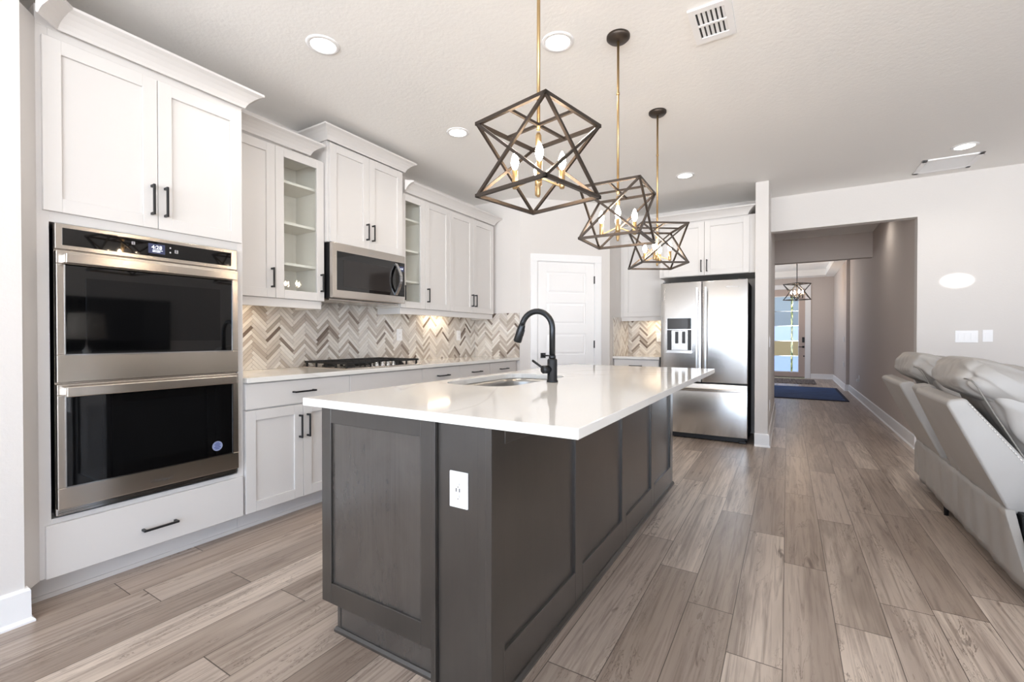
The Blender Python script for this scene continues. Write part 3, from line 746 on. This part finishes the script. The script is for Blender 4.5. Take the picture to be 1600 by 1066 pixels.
dr = fdoor('refrigerator_door', fm + .003, fx1, .648, 1.776)
fz = fdoor('freezer_drawer', fx0, fx1, .062, .632)
obj('base_grille', B(((fx0 + .01, -6.0, .012), (fx1 - .03, fy - .03, .058)), f=BF), 'dark', FR)
obj('foot', B(((fx1 - .09, fy - .06, 0), (fx1 - .01, fy - .012, .03)), f=BF), 'dark', FR, bevel=.008)
obj('foot', B(((fx0 + .01, fy - .06, 0), (fx0 + .09, fy - .012, .03)), f=BF), 'dark', FR, bevel=.008)
obj('top_hinge', B(((fx0 + .02, fy - .1, 1.755), (fx0 + .1, fy - .02, 1.785)), ((fx1 - .1, fy - .1, 1.755), (fx1 - .02, fy - .02, 1.785)), f=BF), 'dark', FR)
for u, par in ((fm - .045, dl), (fm + .045, dr)):
    bm = bmesh.new()
    box(bm, (u - .013, fy + .042, .72), (u + .013, fy + .056, 1.71), BF); box(bm, (u - .011, fy - .004, .73), (u + .011, fy + .046, .76), BF); box(bm, (u - .011, fy - .004, 1.67), (u + .011, fy + .046, 1.70), BF)
    obj('handle', bm, 'steel_v', par, bevel=.005)
bm = bmesh.new(); box(bm, (fx0 + .06, fy + .042, .558), (fx1 - .06, fy + .056, .588), BF)
for u in (fx0 + .09, fx1 - .09): box(bm, (u - .015, fy - .004, .562), (u + .015, fy + .046, .584), BF)
obj('handle', bm, 'steel', fz, bevel=.005)
dp = obj('dispenser', B(((-1.196, fy + .001, .975), (-.918, fy + .006, 1.375)), f=BF), 'chrome', dl, bevel=.003)
obj('dispenser_recess', B(((-1.190, fy + .005, 1.0), (-.924, fy + .0075, 1.235)), f=BF), 'slot', dp)
obj('dispenser_back', B(((-1.14, fy + .0065, 1.005), (-.965, fy + .009, 1.228)), f=BF), 'steel_v', dp)
obj('control_screen', B(((-1.188, fy + .005, 1.243), (-.926, fy + .0085, 1.368)), f=BF), 'glass_dark', dp)
obj('dispenser_lever', B(((-1.10, fy + .008, 1.08), (-1.065, fy + .018, 1.215)), f=BF), 'slot', dp); obj('dispenser_lever', B(((-1.025, fy + .008, 1.08), (-.99, fy + .018, 1.215)), f=BF), 'slot', dp)
obj('drip_tray', B(((-1.20, fy + .002, .966), (-.915, fy + .022, .990)), f=BF), 'chrome', dp, bevel=.003)
text('Whirlpool', BF, -.512, fy + .0012, 1.700, .032, 'plastic', dr, 'brand_logo')

# ------------------------------------------------------------------ island
IS = thing('kitchen_island', 'dark grey-brown stained kitchen island with shaker end panel and framed back', 'kitchen island', (-1.15, 2.4, 0))
ix0, ix1, iy0, iy1, iz = -1.583, -.767, 1.150, 3.70, .888
bm = bmesh.new()
box(bm, (ix0 + .02, iy0 + .035, .105), (ix0 + .034, iy1, iz)); box(bm, (ix0 + .09, iy0 + .03, 0), (ix1 - .02, iy1 - .01, .105))
box(bm, (ix0 + .045, iy1 - .02, .105), (ix1 - .02, iy1, iz)); box(bm, (ix1 - .04, iy0 + .03, .105), (ix1 - .012, iy1, iz)); box(bm, (ix0 + .045, iy0 + .025, .105), (ix1 - .04, iy0 + .045, iz))
obj('island_carcass', bm, 'stain', IS)
EP = F((0, 0, 0), (1, 0, 0), (0, -1, 0))
px1 = -1.005
e = obj('end_panel', B(((ix0, -iy0 - .024, .105), (ix0 + .055, -iy0 + .0, iz)), ((px1 - .055, -iy0 - .024, .105), (px1, -iy0, iz)), ((ix0 + .055, -iy0 - .024, iz - .072), (px1 - .055, -iy0, iz)),
    ((ix0 + .055, -iy0 - .024, .105), (px1 - .055, -iy0, .185)), f=EP), 'stain', IS, bevel=.001, seg=1)
obj('panel_field', B(((ix0 + .055, -iy0 - .022, .185), (px1 - .055, -iy0 - .010, iz - .072)), f=EP), 'stain_lit', e)
obj('toe_panel', B(((ix0 + .085, -iy0 - .030, 0), (px1, -iy0 - .012, .105)), ((ix0 + .083, -iy0 - .030, 0), (ix0 + .098, -iy0 - .008, .105)), f=EP), 'stain_lit', IS)
obj('post', B(((px1, -iy0 - .03, 0), (px1 + .02, -iy0 + .012, iz)), ((px1 + .022, -iy0 - .03, 0), (ix1 - .052, -iy0 - .002, iz)), ((px1 + .02, -iy0 - .03, 0), (px1 + .022, -iy0 - .012, iz)), ((ix1 - .052, -iy0 - .03, 0), (ix1 - .05, -iy0 - .012, iz)), ((ix1 - .05, -iy0 - .03, 0), (ix1 - .0205, -iy0 + .003, iz)), f=EP), 'stain', IS, bevel=.002)
# framed back (faces the living room)
RB = F((0, 0, 0), (0, 1, 0), (1, 0, 0))
bm = bmesh.new(); n0, n1 = ix1 - .022, ix1
sty = [(iy0 + .002, 1.222), (1.736, 1.867), (2.361, 2.501), (2.951, 3.133), (3.563, 3.745)]
sty = [(iy0 - .006, 1.222), (1.786, 1.868), (2.425, 2.503), (3.046, 3.128), (3.62, 3.70)]
for a, b in sty: box(bm, (a, n0, .0), (b, n1, iz), RB)
for (a, b), (c_, d_) in zip(sty, sty[1:]):
    box(bm, (b, n0, 0), (c_, n1, .148), RB); box(bm, (b, n0, .812), (c_, n1, iz), RB)
obj('back_frame', bm, 'stain', IS, bevel=.0015, seg=1)
for (a, b), (c_, d_) in zip(sty, sty[1:]):
    obj('back_panel', B(((b - .002, n0 - .005, .14), (c_ + .002, n0 + .0005, .82)), f=RB), 'stain', IS)
bm = bmesh.new(); sweep(bm, [(ix1, 3.70), (ix1, iy0 - .0)], [(0, 0), (-.014, 0), (-.014, .010), (-.006, .02), (0, .02)]); obj('shoe_molding', bm, 'stain', IS)
bm = bmesh.new(); sweep(bm, [(ix0 + .083, iy0 + .1), (ix0 + .083, iy0 + .012), (px1, iy0 + .012)], [(0, 0), (.012, 0), (.012, .010), (.006, .02), (0, .02)][::1]); obj('shoe_molding', bm, 'stain', IS)
# aisle-side doors
for k in range(4):
    y0_, y1_ = iy0 + .03 + k * .63, iy0 + .03 + (k + 1) * .63
    a = shaker('door', F((0, 0, 0), (0, 1, 0), (-1, 0, 0)), y0_, y1_, -ix0, .114, .87, IS, m_='stain')

# counter with rounded sink cutout
def rrect(x0, x1, y0, y1, r, n=8):
    P = []
    for cx, cy, a0 in ((x1 - r, y1 - r, 0), (x0 + r, y1 - r, 90), (x0 + r, y0 + r, 180), (x1 - r, y0 + r, 270)):
        for k in range(n + 1):
            a_ = rad(a0 + 90 * k / n); P.append((cx + r * math.cos(a_), cy + r * math.sin(a_)))
    return P
CX0, CX1, CY0, CY1 = -1.605, -.457, 1.082, 3.649
CY1 = 3.78
SX0, SX1, SY0, SY1 = -1.535, -1.125, 1.790, 2.545
def counter_hole(z0, z1):
    bm = bmesh.new(); H = rrect(SX0, SX1, SY0, SY1, .13, 10); n = len(H); O = []
    cx, cy = (SX0 + SX1) / 2, (SY0 + SY1) / 2
    for z in (z1, z0):
        ov = [bm.verts.new((x, y, z)) for x, y in ((CX0, CY0), (CX1, CY0), (CX1, CY1), (CX0, CY1))]
        hv = [bm.verts.new((x, y, z)) for x, y in H]
        eds = [bm.edges.new((ov[i], ov[(i + 1) % 4])) for i in range(4)] + [bm.edges.new((hv[i], hv[(i + 1) % n])) for i in range(n)]
        bmesh.ops.triangle_fill(bm, use_beauty=True, edges=eds)
        O.append((ov, hv))
    (o1, h1), (o0, h0) = O
    for i in range(4): bm.faces.new([o0[i], o0[(i + 1) % 4], o1[(i + 1) % 4], o1[i]])
    for i in range(n): bm.faces.new([h0[i], h1[i], h1[(i + 1) % n], h0[(i + 1) % n]])
    return bm
CY1 = 3.649
o = obj('island_countertop', counter_hole(.888, .918), 'quartz', bevel=.0025); tag(o, 'large white quartz slab on top of the dark island, cut out for the sink', 'countertop')
# sink bowl
bm = bmesh.new(); loops = []
for (ins, z, r) in ((-.010, .8875, .14), (.004, .8875, .13), (.008, .86, .125), (.012, .72, .12), (.04, .69, .10), (.06, .685, .08)):
    loops.append([bm.verts.new((x, y, z)) for x, y in rrect(SX0 + ins, SX1 - ins, SY0 + ins, SY1 - ins, r, 10)])
for a, b in zip(loops, loops[1:]):
    for i in range(len(a)):
        f_ = bm.faces.new([a[i], a[(i + 1) % len(a)], b[(i + 1) % len(a)], b[i]]); f_.smooth = True
bm.faces.new(loops[-1])
SK = obj('kitchen_sink', bm, 'sink_steel', smooth=False); tag(SK, 'undermount stainless steel sink set in the island top', 'sink')
bm = bmesh.new(); lathe(bm, [(.045, 0), (.045, .003), (.03, .004), (.028, .001)], (-1.33, 2.17, .686)); obj('drain', bm, 'chrome', SK)

# faucet
fxx, fyy = -1.049, 2.136
FA = thing('kitchen_faucet', 'dark gunmetal gooseneck pull-down faucet beside the island sink', 'faucet', (fxx, fyy, .918))
bm = bmesh.new(); lathe(bm, [(.030, 0), (.030, .008), (.026, .012), (.026, .115), (.022, .122)], (fxx, fyy, .918), 28); obj('faucet_body', bm, 'gun', FA)
R_ = .092; zc_ = 1.306 - .016 - R_
pts = [(fxx, fyy, .918 + .12), (fxx, fyy, zc_)] + [(fxx - R_ + R_ * math.cos(a_), fyy, zc_ + R_ * math.sin(a_)) for a_ in [rad(k * 12) for k in range(1, 14)]]
last = Vector(pts[-1]); dirn = Vector((-.32, 0, -.95)).normalized(); pts.append(tuple(last + dirn * .02))
bm = bmesh.new(); tube(bm, pts, .0155, 18); lathe(bm, [(.0185, 0), (.0185, .018), (.0155, .02)], (fxx, fyy, 1.038)); obj('spout', bm, 'gun', FA)
bm = bmesh.new(); p0 = last + dirn * .015; tube(bm, [p0, p0 + dirn * .01, p0 + dirn * .03, p0 + dirn * .095, p0 + dirn * .10], [.0165, .019, .021, .023, .020], 20)
obj('spray_head', bm, 'gun', FA)
bm = bmesh.new(); bx0 = p0 + dirn * .05 + Vector((.022, 0, .004)); tube(bm, [bx0 - dirn * .014, bx0 + dirn * .02], .006, 10); obj('spray_button', bm, 'black', FA)
hd = Vector((-.55, -.83, 0)).normalized(); hc = Vector((fxx, fyy, .985))
bm = bmesh.new(); tube(bm, [hc + hd * .01, hc + hd * .056, hc + hd * .06], [.021, .021, .018], 24)
l0 = hc + hd * .045; ld = Vector((-.84, .25, .42)).normalized(); tube(bm, [l0 + ld * .01, l0 + ld * .05, l0 + ld * .098], [.007, .006, .0065], 12); obj('lever_handle', bm, 'gun', FA)

# ------------------------------------------------------------------ outlets and switches
def plate(label, f, u, n, z, kind='outlet', w=.072, h=.116, cat='outlet', name=None):
    o = obj(name or ('wall_outlet' if kind != 'switch' else 'light_switch'), B(((u - w / 2, n, z - h / 2), (u + w / 2, n + .006, z + h / 2)), f=f), 'plastic', bevel=.002); tag(o, label, cat)
    k = max(1, round(w / .05) - (0 if w > .1 else 0)) if kind == 'switch' and w > .1 else 1
    for i in range(k):
        uc = u + (i - (k - 1) / 2) * .046
        obj('socket_face' if kind != 'switch' else 'rocker', B(((uc - .0165, n + .005, z - .033), (uc + .0165, n + .0085, z + .033)), f=f), 'plastic', o, bevel=.001)
        if kind != 'switch':
            bm = bmesh.new()
            for s in (-1, 1):
                zz = z + s * .019
                box(bm, (uc - .007, n + .0084, zz - .004), (uc - .0055, n + .0088, zz + .004), f); box(bm, (uc + .0055, n + .0084, zz - .004), (uc + .007, n + .0088, zz + .004), f)
                lathe(bm, [(.0022, 0), (.0022, .0004)], f.p(uc, n + .0084, zz - .009), 8, axis=f.n)
            if kind == 'usb':
                for s in (-1, 1): box(bm, (uc + s * .0065 - .002, n + .0084, z - .006), (uc + s * .0065 + .002, n + .0090, z + .006), f)
            obj('slots', bm, 'slot', o)
    return o
plate('white USB outlet on the end of the dark island facing the cooking aisle', EP, -.895, -iy0 - .002, .665, 'usb')
plate('white outlet on the framed long back of the island, second panel', RB, 1.99, n0 + .001, .405)
LW = LEFT
plate('white wall plate on the tile between cooktop and the lit patch', LEFT, 3.291, XW + .011, 1.175)
plate('white wall plate on the tile under the two-door wall cabinet', LEFT, 4.245, XW + .011, 1.172)
plate('white wall plate on the tile right beside the refrigerator', BK, -1.44, .011, 1.15)
plate('wide white three-gang switch plate on the wall behind the sofa', BK, 1.507, 0, 1.158, 'switch', w=.165, h=.118, cat='light switch')
plate('small white single switch plate beside the wide three-gang one', BK, 1.656, 0, 1.165, 'switch', cat='light switch')
HR = F((XH1, 0, 0), (0, 1, 0), (-1, 0, 0)); HL = F((XH0, 0, 0), (0, 1, 0), (1, 0, 0)); FRt = F((1.075, 0, 0), (0, 1, 0), (-1, 0, 0))
o = plate('white outlet with a plug-in adapter low on the long hall wall', HR, 10.45, 0, .39)
obj('plug', B(((10.42, .008, .33), (10.48, .04, .38)), f=HR), 'plastic', o, bevel=.004)
plate('white switch plate high on the hall side of the refrigerator wall', HL, 5.80, 0, 1.10, 'switch', cat='light switch')
plate('white outlet low on the hall side of the refrigerator wall', HL, 5.90, 0, .38)
plate('small white switch plate on the foyer wall past the hall corner', FRt, 12.45, 0, 1.10, 'switch', cat='light switch')
plate('small white outlet on the foyer wall past the hall corner', FRt, 12.45, 0, .55)

# ------------------------------------------------------------------ pendants
def pendant(label, x, y, ztop, z1, z0, s, rot, crot, sc, arm='brass', bulbm='bulb', group=None, power=13, col=(1, .84, .68), cage='bronze'):
    P = thing('pendant_light', label, 'pendant light', (x, y, ztop), group)
    def q(i, z, r=s / r2, a=rot): return Vector((x + r * math.cos(a + i * PI / 2), y + r * math.sin(a + i * PI / 2), z))
    w = .0125 * sc
    bm = bmesh.new(); ext = 0
    for z in (z0, z1):
        for i in range(4):
            a_, b_ = q(i, z), q(i + 1, z); dd = (b_ - a_).normalized() * w * .5; bar(bm, a_ - dd, b_ + dd, w)
    for i in range(4):
        bar(bm, q(i, z0), q(i + 1, z1), w * .82); bar(bm, q(i + 1, z0), q(i, z1), w * .82)
    obj('cage', bm, cage, P)
    bm = bmesh.new()
    for i in range(4):
        m_ = (q(i, z1) + q(i + 1, z1)) / 2; bar(bm, Vector((x, y, z1)), m_, w * .8)
    obj('cross_bars', bm, cage, P)
    bm = bmesh.new(); lathe(bm, [(.062 * sc, 0), (.062 * sc, -.012), (.05 * sc, -.024), (.012, -.03)], (x, y, ztop), 28); obj('canopy', bm, cage if cage != 'bronze' else 'bronze', P)
    bm = bmesh.new(); zb = z0 - .002
    tube(bm, [(x, y, ztop - .02), (x, y, z1 - .02)], .0065 * sc, 12); 
    for zz in ([ztop - (ztop - z1) * .38] if sc < 1.2 else []): tube(bm, [(x, y, zz), (x, y, zz + .012)], .0085, 12)
    obj('rod', bm, arm, P)
    bm = bmesh.new(); lathe(bm, [(.005, zb - z1), (.008 * sc, zb - z1 + .01), (.008 * sc, zb + .04 - z1), (.013 * sc, zb + .045 - z1), (.013 * sc, zb + .075 - z1), (.007 * sc, zb + .08 - z1), (.007 * sc, -.08), (.011 * sc, -.075), (.011 * sc, -.04), (.007, -.03)], (x, y, z1), 16); obj('stem', bm, arm, P)
    rc = .088 * sc; hub = Vector((x, y, zb + .055))
    for k in range(4):
        a_ = crot + k * PI / 2; c_ = Vector((x + rc * math.cos(a_), y + rc * math.sin(a_), 0)); zs_ = z0 + .035 * sc
        bm = bmesh.new(); bar(bm, hub + Vector((0, 0, .02)), (c_.x, c_.y, zs_ + .0), .006 * sc)
        obj('arm', bm, arm, P)
        bm = bmesh.new(); lathe(bm, [(.008 * sc, -.006 * sc), (.0105 * sc, 0), (.0105 * sc, .062 * sc), (.007 * sc, .064 * sc)], (c_.x, c_.y, zs_), 14); ca = obj('candle_sleeve', bm, arm, P)
        bm = bmesh.new(); zb_ = zs_ + .064 * sc
        lathe(bm, [(.005 * sc, 0), (.0115 * sc, .012 * sc), (.015 * sc, .026 * sc), (.0135 * sc, .040 * sc), (.008 * sc, .056 * sc), (.002 * sc, .068 * sc)], (c_.x, c_.y, zb_), 16); obj('bulb', bm, bulbm, P)
    return P
G = 'cage pendants hanging over the island'
pendant('bronze cage pendant over the near end of the island, largest in view', -.797, 1.505, CE, 1.944, 1.678, .322, rad(33.5), rad(30), 1.0, group=G)
pendant('middle of the three cage pendants over the island', -.790, 2.412, CE, 1.948, 1.677, .318, rad(46), rad(18), 1.0, group=G)
pendant('cage pendant over the refrigerator end of the island', -.810, 3.367, CE, 1.943, 1.671, .320, rad(78.4), rad(2), 1.0, group=G)
pendant('dark cage pendant hanging in the foyer before the front door', .19, 12.7, HC + .16, 2.41, 2.035, .39, rad(2), rad(20), 1.4, arm='dark', bulbm='foyer_bulb', power=30, col=(1, .80, .62), cage='dark')

# ------------------------------------------------------------------ recessed lights and ceiling vents
def downlight(label, x, y, z=CE, group=None, power=20):
    P = thing('recessed_light', label, 'ceiling light', (x, y, z), group)
    bm = bmesh.new(); lathe(bm, [(.066, -.001), (.068, -.006), (.088, -.004), (.090, .0)], (x, y, z), 32); obj('trim_ring', bm, 'trim', P)
    bm = bmesh.new(); lathe(bm, [(.066, -.0025), (.066, -.004)], (x, y, z), 32); obj('lens', bm, 'can', P)
    o = lamp('SPOT', 'downlight_beam', (x, y, z - .012), power, (1, .93, .84), spot_size=rad(150), spot_blend=.8, shadow_soft_size=.06)
    return P
G = 'recessed kitchen lights'
downlight('recessed ceiling light above the double oven, nearest the oven cabinet crown', -2.22, 1.63, group=G)
downlight('recessed ceiling light between the two nearer pendant rods', -1.09, 2.285, group=G)
downlight('recessed ceiling light above the microwave cabinet side of the aisle', -2.249, 2.878, group=G)
downlight('recessed ceiling light in front of the refrigerator cabinet', -.889, 4.83, group=G)
downlight('recessed ceiling light beside the ceiling register above the sofa', 1.288, 5.33, group=G)
downlight('recessed ceiling light near the opening into the hall, behind the header', .83, 7.6, HC, power=14)
V = thing('ceiling_vent', 'white louvered ceiling vent beside the middle pendant canopy', 'vent', (-.336, 2.55, CE))
obj('vent_back', B(((-.425, 2.43, CE - .004), (-.255, 2.68, CE + .0))), 'dark', V)
vx0, vx1, vy0, vy1 = -.436, -.238, 2.405, 2.700
ym_ = (vy0 + vy1) / 2
obj('vent_frame', B(((vx0, vy0, CE - .010), (vx0 + .032, vy1, CE)), ((vx1 - .032, vy0, CE - .010), (vx1, vy1, CE)), ((vx0 + .032, vy0, CE - .010), (vx1 - .032, vy0 + .035, CE)), ((vx0 + .032, vy1 - .045, CE - .010), (vx1 - .032, vy1, CE)), ((vx0 + .032, ym_ - .01, CE - .010), (vx1 - .032, ym_ + .004, CE))), 'trim', V)
V2 = thing('ceiling_register', 'white rectangular return register on the ceiling by the right wall', 'vent', (1.27, 5.76, CE))
obj('vent_back', B(((1.09, 5.60, CE - .004), (1.45, 5.93, CE))), 'slot', V2)
obj('vent_frame', B(((1.06, 5.56, CE - .012), (1.10, 5.97, CE)), ((1.44, 5.56, CE - .012), (1.48, 5.97, CE)), ((1.06, 5.56, CE - .012), (1.48, 5.60, CE)), ((1.06, 5.93, CE - .012), (1.48, 5.97, CE))), 'trim', V2, bevel=.002)
for k in range(6):
    xx = vx0 + .034 + k * .0222
    for ya, yb in ((vy0 + .035, ym_ - .01), (ym_ + .004, vy1 - .045)):
        bm = bmesh.new()
        for dz in (0, .0012): quad(bm, [(xx + .008, ya, CE - .0095 + dz), (xx + .008, yb, CE - .0095 + dz), (xx + .022, yb, CE - .0035 + dz), (xx + .022, ya, CE - .0035 + dz)])
        obj('louver', bm, 'trim', V)
for k in range(16):
    yy = 5.61 + k * .0205
    obj('louver', B(((1.10, yy, CE - .010), (1.44, yy + .013, CE - .006))), 'trim', V2)

# under-cabinet lights
def ucl(y, x, e, sy=.25, z=1.40):
    lamp('AREA', 'under_cabinet_glow', (x, y, z), e, (1, .80, .55), shape='RECTANGLE', size=.03, size_y=sy)
    f = thing('under_cabinet_light', 'slim warm light strip under the wall cabinets', 'light')
    return f
def strip(label, f, u, n, z, L, e):
    o = obj('under_cabinet_light', B(((u - L / 2, n - .015, z), (u + L / 2, n + .015, z + .012)), f=f), 'plastic', bevel=.001); tag(o, label, 'light')
    p = f.p(u, n, z - .002); a = math.atan2(f.u.y, f.u.x)
    lamp('AREA', 'under_cabinet_glow', p, e, (1, .80, .56), rot=(0, 0, a), shape='RECTANGLE', size=L, size_y=.02)
strip('light strip under the wall cabinets beside the oven', LEFT, 1.62, -3.20, 1.406, .25, 1.3)
strip('light strip under the wall cabinets beside the microwave', LEFT, 3.80, -3.23, 1.406, .35, 1.3)
strip('light strip under the wall cabinet beside the refrigerator', BF, -1.45, -5.98, 1.395, .22, 1.5)

# ------------------------------------------------------------------ rug and doormat
R = thing('area_rug', 'blue woven runner rug with a dark border on the foyer floor', 'rug', (.2, 11.2, 0))
obj('rug_field', B(((-.75, 10.06, .001), (.90, 12.36, .012))), 'rug_blue', R)
obj('rug_border', B(((-.81, 9.99, .0), (.95, 10.06, .012)), ((-.81, 12.36, 0), (.92, 12.42, .012)), ((-.81, 10.06, 0), (-.75, 12.36, .012)), ((.90, 10.06, 0), (.95, 12.40, .012))), 'rug_edge', R)
o = obj('doormat', B(((-.60, 13.2, 0), (.62, 14.55, .014))), 'mat_brown', bevel=.004); tag(o, 'dark brown patterned doormat in front of the front door', 'doormat')

# ------------------------------------------------------------------ reclining sofa
SF = thing('reclining_sofa', 'grey leather reclining sofa with reclined headrests and a centre console', 'sofa', (1.2, 3.75, 0))
def extr(bm, prof, y0, y1, mi=0):                     # profile in (x,z), extruded along y
    a = [bm.verts.new((x, y0, z)) for x, z in prof]; b = [bm.verts.new((x, y1, z)) for x, z in prof]; n = len(prof)
    bm.faces.new(a[::-1]); bm.faces.new(b)
    for i in range(n): bm.faces.new([a[i], a[(i + 1) % n], b[(i + 1) % n], b[i]])
def back_slab(y0, y1, top=.84, xt=.655, name='seat_back', crease=None, thick=.20):
    bm = bmesh.new()
    prof = [(.875, .34), (xt, top - .01), (xt + .012, top + .012), (xt + .07, top + .022), (xt + .30, top - .28), (1.12, .40)]
    extr(bm, prof, y0, y1); return obj(name, bm, 'leather', SF, bevel=.022, seg=4)
sb1 = back_slab(2.95, 3.575); sb2 = back_slab(3.99, 4.672, .835, .65)
cb = back_slab(3.605, 3.785, .845, .675, 'console_back')
def pillow(cx, cy, cz, sx, sy, sz, tilt, parent, name='headrest', seed=0, ex=3.6):
    bm = bmesh.new()
    bmesh.ops.create_cube(bm, size=2); bmesh.ops.subdivide_edges(bm, edges=bm.edges[:], cuts=16, use_grid_fill=True)
    Rm = Matrix.Rotation(tilt, 3, 'Y'); C_ = Vector((cx, cy, cz))
    def shape(p):
        L_ = (abs(p.x) ** ex + abs(p.y) ** 9 + abs(p.z) ** ex) ** (1 / ex)
        q_ = p / max(L_, 1e-6)
        endf = max(0, abs(q_.y) - .55) / .45
        wr = .006 * math.sin(q_.y * 31 + seed) + .004 * math.sin(q_.y * 57 + q_.z * 5) + .010 * endf * math.sin(q_.z * 9 + q_.x * 6 + seed)
        return Vector((q_.x * sx + (wr if q_.x < 0 else wr * .5) - .0, q_.y * sy, q_.z * sz * (1 - .10 * endf) + wr * .5))
    for v_ in bm.verts: v_.co = C_ + Rm @ shape(v_.co)
    o = obj(name, bm, 'leather', parent, smooth=True, sub=1)
    return o
pillow(.90, 3.275, .912, .190, .315, .098, rad(24), sb1, seed=1)
pillow(.90, 4.325, .905, .190, .345, .098, rad(24), sb2, seed=4)
pillow(1.00, 3.275, .722, .11, .312, .30, rad(-25.7), sb1, 'back_cushion', seed=2, ex=5)
pillow(1.00, 4.325, .722, .11, .342, .30, rad(-25.7), sb2, 'back_cushion', seed=3, ex=5)
for yn, yf, par in ((2.957, 3.57, sb1), (3.977, 4.66, sb2)):
    bm = bmesh.new(); tube(bm, [(.736, yf, .945), (.736, yn + .03, .952), (.745, yn + .006, .948), (.763, yn, .922), (.821, yn - .004, .798), (.922, yn - .004, .600), (.99, yn - .002, .46)], .0035, 8); obj('piping', bm, 'piping', par)
# stitched side seam and piping
bm = bmesh.new()
p_a, p_b = Vector((.735, 2.947, .838)), Vector((.955, 2.947, .53))
for k in range(26):
    a_ = p_a.lerp(p_b, k / 26); b_ = p_a.lerp(p_b, (k + .55) / 26); tube(bm, [a_, b_], .0022, 6)
obj('stitching', bm, 'stitch', sb1)
bm = bmesh.new()
def base_grid(n, x_off):
    rows = []
    for j in range(9):
        w_ = j / 8; z = .065 + .30 * w_; ya, yb = 2.74 + .20 * w_, 4.60 + .06 * w_; r_ = []
        for i in range(n + 1):
            y_ = ya + (yb - ya) * i / n
            fold = (.0025 * math.sin(y_ * 13 + w_ * 1.6) + .003 * math.sin(y_ * 31 - w_ * 2.2) - .006 * math.exp(-((y_ - 3.68) / .012) ** 2) - .006 * math.exp(-((y_ - 4.42 + .05 * w_) / .012) ** 2)) if x_off == 0 else 0
            r_.append(bm.verts.new((.860 - fold + (.010 * (1 - w_)) + x_off, y_, z)))
        rows.append(r_)
    for j in range(8):
        for i in range(n):
            f_ = bm.faces.new([rows[j][i], rows[j][i + 1], rows[j + 1][i + 1], rows[j + 1][i]]); f_.smooth = True
    return rows
g1, g2 = base_grid(120, 0), base_grid(120, .028)
for e1, e2 in ((g1[0], g2[0]), (g1[-1], g2[-1]), ([r[0] for r in g1], [r[0] for r in g2]), ([r[-1] for r in g1], [r[-1] for r in g2])):
    for i in range(len(e1) - 1): bm.faces.new([e1[i], e1[i + 1], e2[i + 1], e2[i]])
obj('base_back_panel', bm, 'leather', SF)
bm = bmesh.new(); box(bm, (.90, 2.90, .08), (1.75, 4.70, .36)); obj('seat_frame', bm, 'dark', SF)
for y0_, y1_ in ((2.66, 2.86), (4.70, 4.86)):
    bm = bmesh.new(); extr(bm, [(.885, .05), (.885, .30), (1.05, .50), (1.12, .60), (1.85, .60), (1.90, .55), (1.90, .05)], y0_, y1_); obj('armrest', bm, 'leather', SF, bevel=.03, seg=4)
for y0_, y1_ in ((2.90, 3.58), (3.99, 4.68)):
    bm = bmesh.new(); box(bm, (1.10, y0_, .34), (1.85, y1_, .48)); obj('seat_cushion', bm, 'leather', SF, bevel=.05, seg=5)
    bm = bmesh.new(); box(bm, (1.76, y0_, .10), (1.86, y1_, .36)); obj('footrest', bm, 'leather', SF, bevel=.03, seg=4)
bm = bmesh.new(); box(bm, (1.0, 3.60, .34), (1.82, 3.97, .58)); obj('console', bm, 'leather', SF, bevel=.03, seg=4)
for yy in (3.96, 4.60, 2.80):
    for xx in ((.885 if yy == 3.96 else 1.1), 1.65):
        bm = bmesh.new(); tube(bm, [(xx, yy, 0), (xx, yy, .09)], [.012, .016], 10); obj('foot', bm, 'black', SF)

# ------------------------------------------------------------------ living-room things seen only as reflections
TV = thing('television', 'large dark flat television on the living room wall opposite the ovens', 'television', (6.44, 3.9, 1.0))
obj('screen', B(((6.44, 2.72, .88), (6.455, 4.71, 1.93))), 'glass_dark', TV); obj('bezel', B(((6.45, 2.70, .86), (6.495, 4.73, 1.95))), 'dark', TV, bevel=.005)
TB = thing('end_table', 'dark end table carrying the lamp across the living room', 'table', (5.0, 2.9, 0))
obj('table_top', B(((4.72, 2.62, .50), (5.28, 3.18, .54))), 'dark', TB, bevel=.004)
for xx in (4.76, 5.20):
    for yy in (2.66, 3.10): obj('leg', B(((xx, yy, 0), (xx + .04, yy + .04, .50))), 'dark', TB)
TL = thing('table_lamp', 'table lamp with a pale drum shade on the dark end table', 'lamp', (5.0, 2.9, .541))
bm = bmesh.new(); lathe(bm, [(.10, 0), (.10, .02), (.05, .04), (.07, .20), (.06, .38), (.015, .46), (.015, .62)], (5.0, 2.9, .541), 24); obj('lamp_base', bm, 'chrome', TL)
bm = bmesh.new(); lathe(bm, [(.27, .58), (.23, 1.02)], (5.0, 2.9, .541), 32); obj('lamp_shade', bm, 'shade', TL)
bm = bmesh.new(); lathe(bm, [(.012, 1.02), (.02, 1.04), (.006, 1.06)], (5.0, 2.9, .541), 12); obj('finial', bm, 'chrome', TL)

# added spot lamp, stands in for a reflected sun glint behind the sofa
L_ = lamp('SPOT', 'added_glint_spot', (3.2, -3.7, 2.2), 9000, (1, .98, .95), spot_size=rad(1.45), spot_blend=.4, shadow_soft_size=.02)
tgt = Vector((1.435, YB, 1.712)); L_.rotation_euler = (tgt - L_.location).to_track_quat('-Z', 'Y').to_euler(); L_.scale = (1, .55, 1)
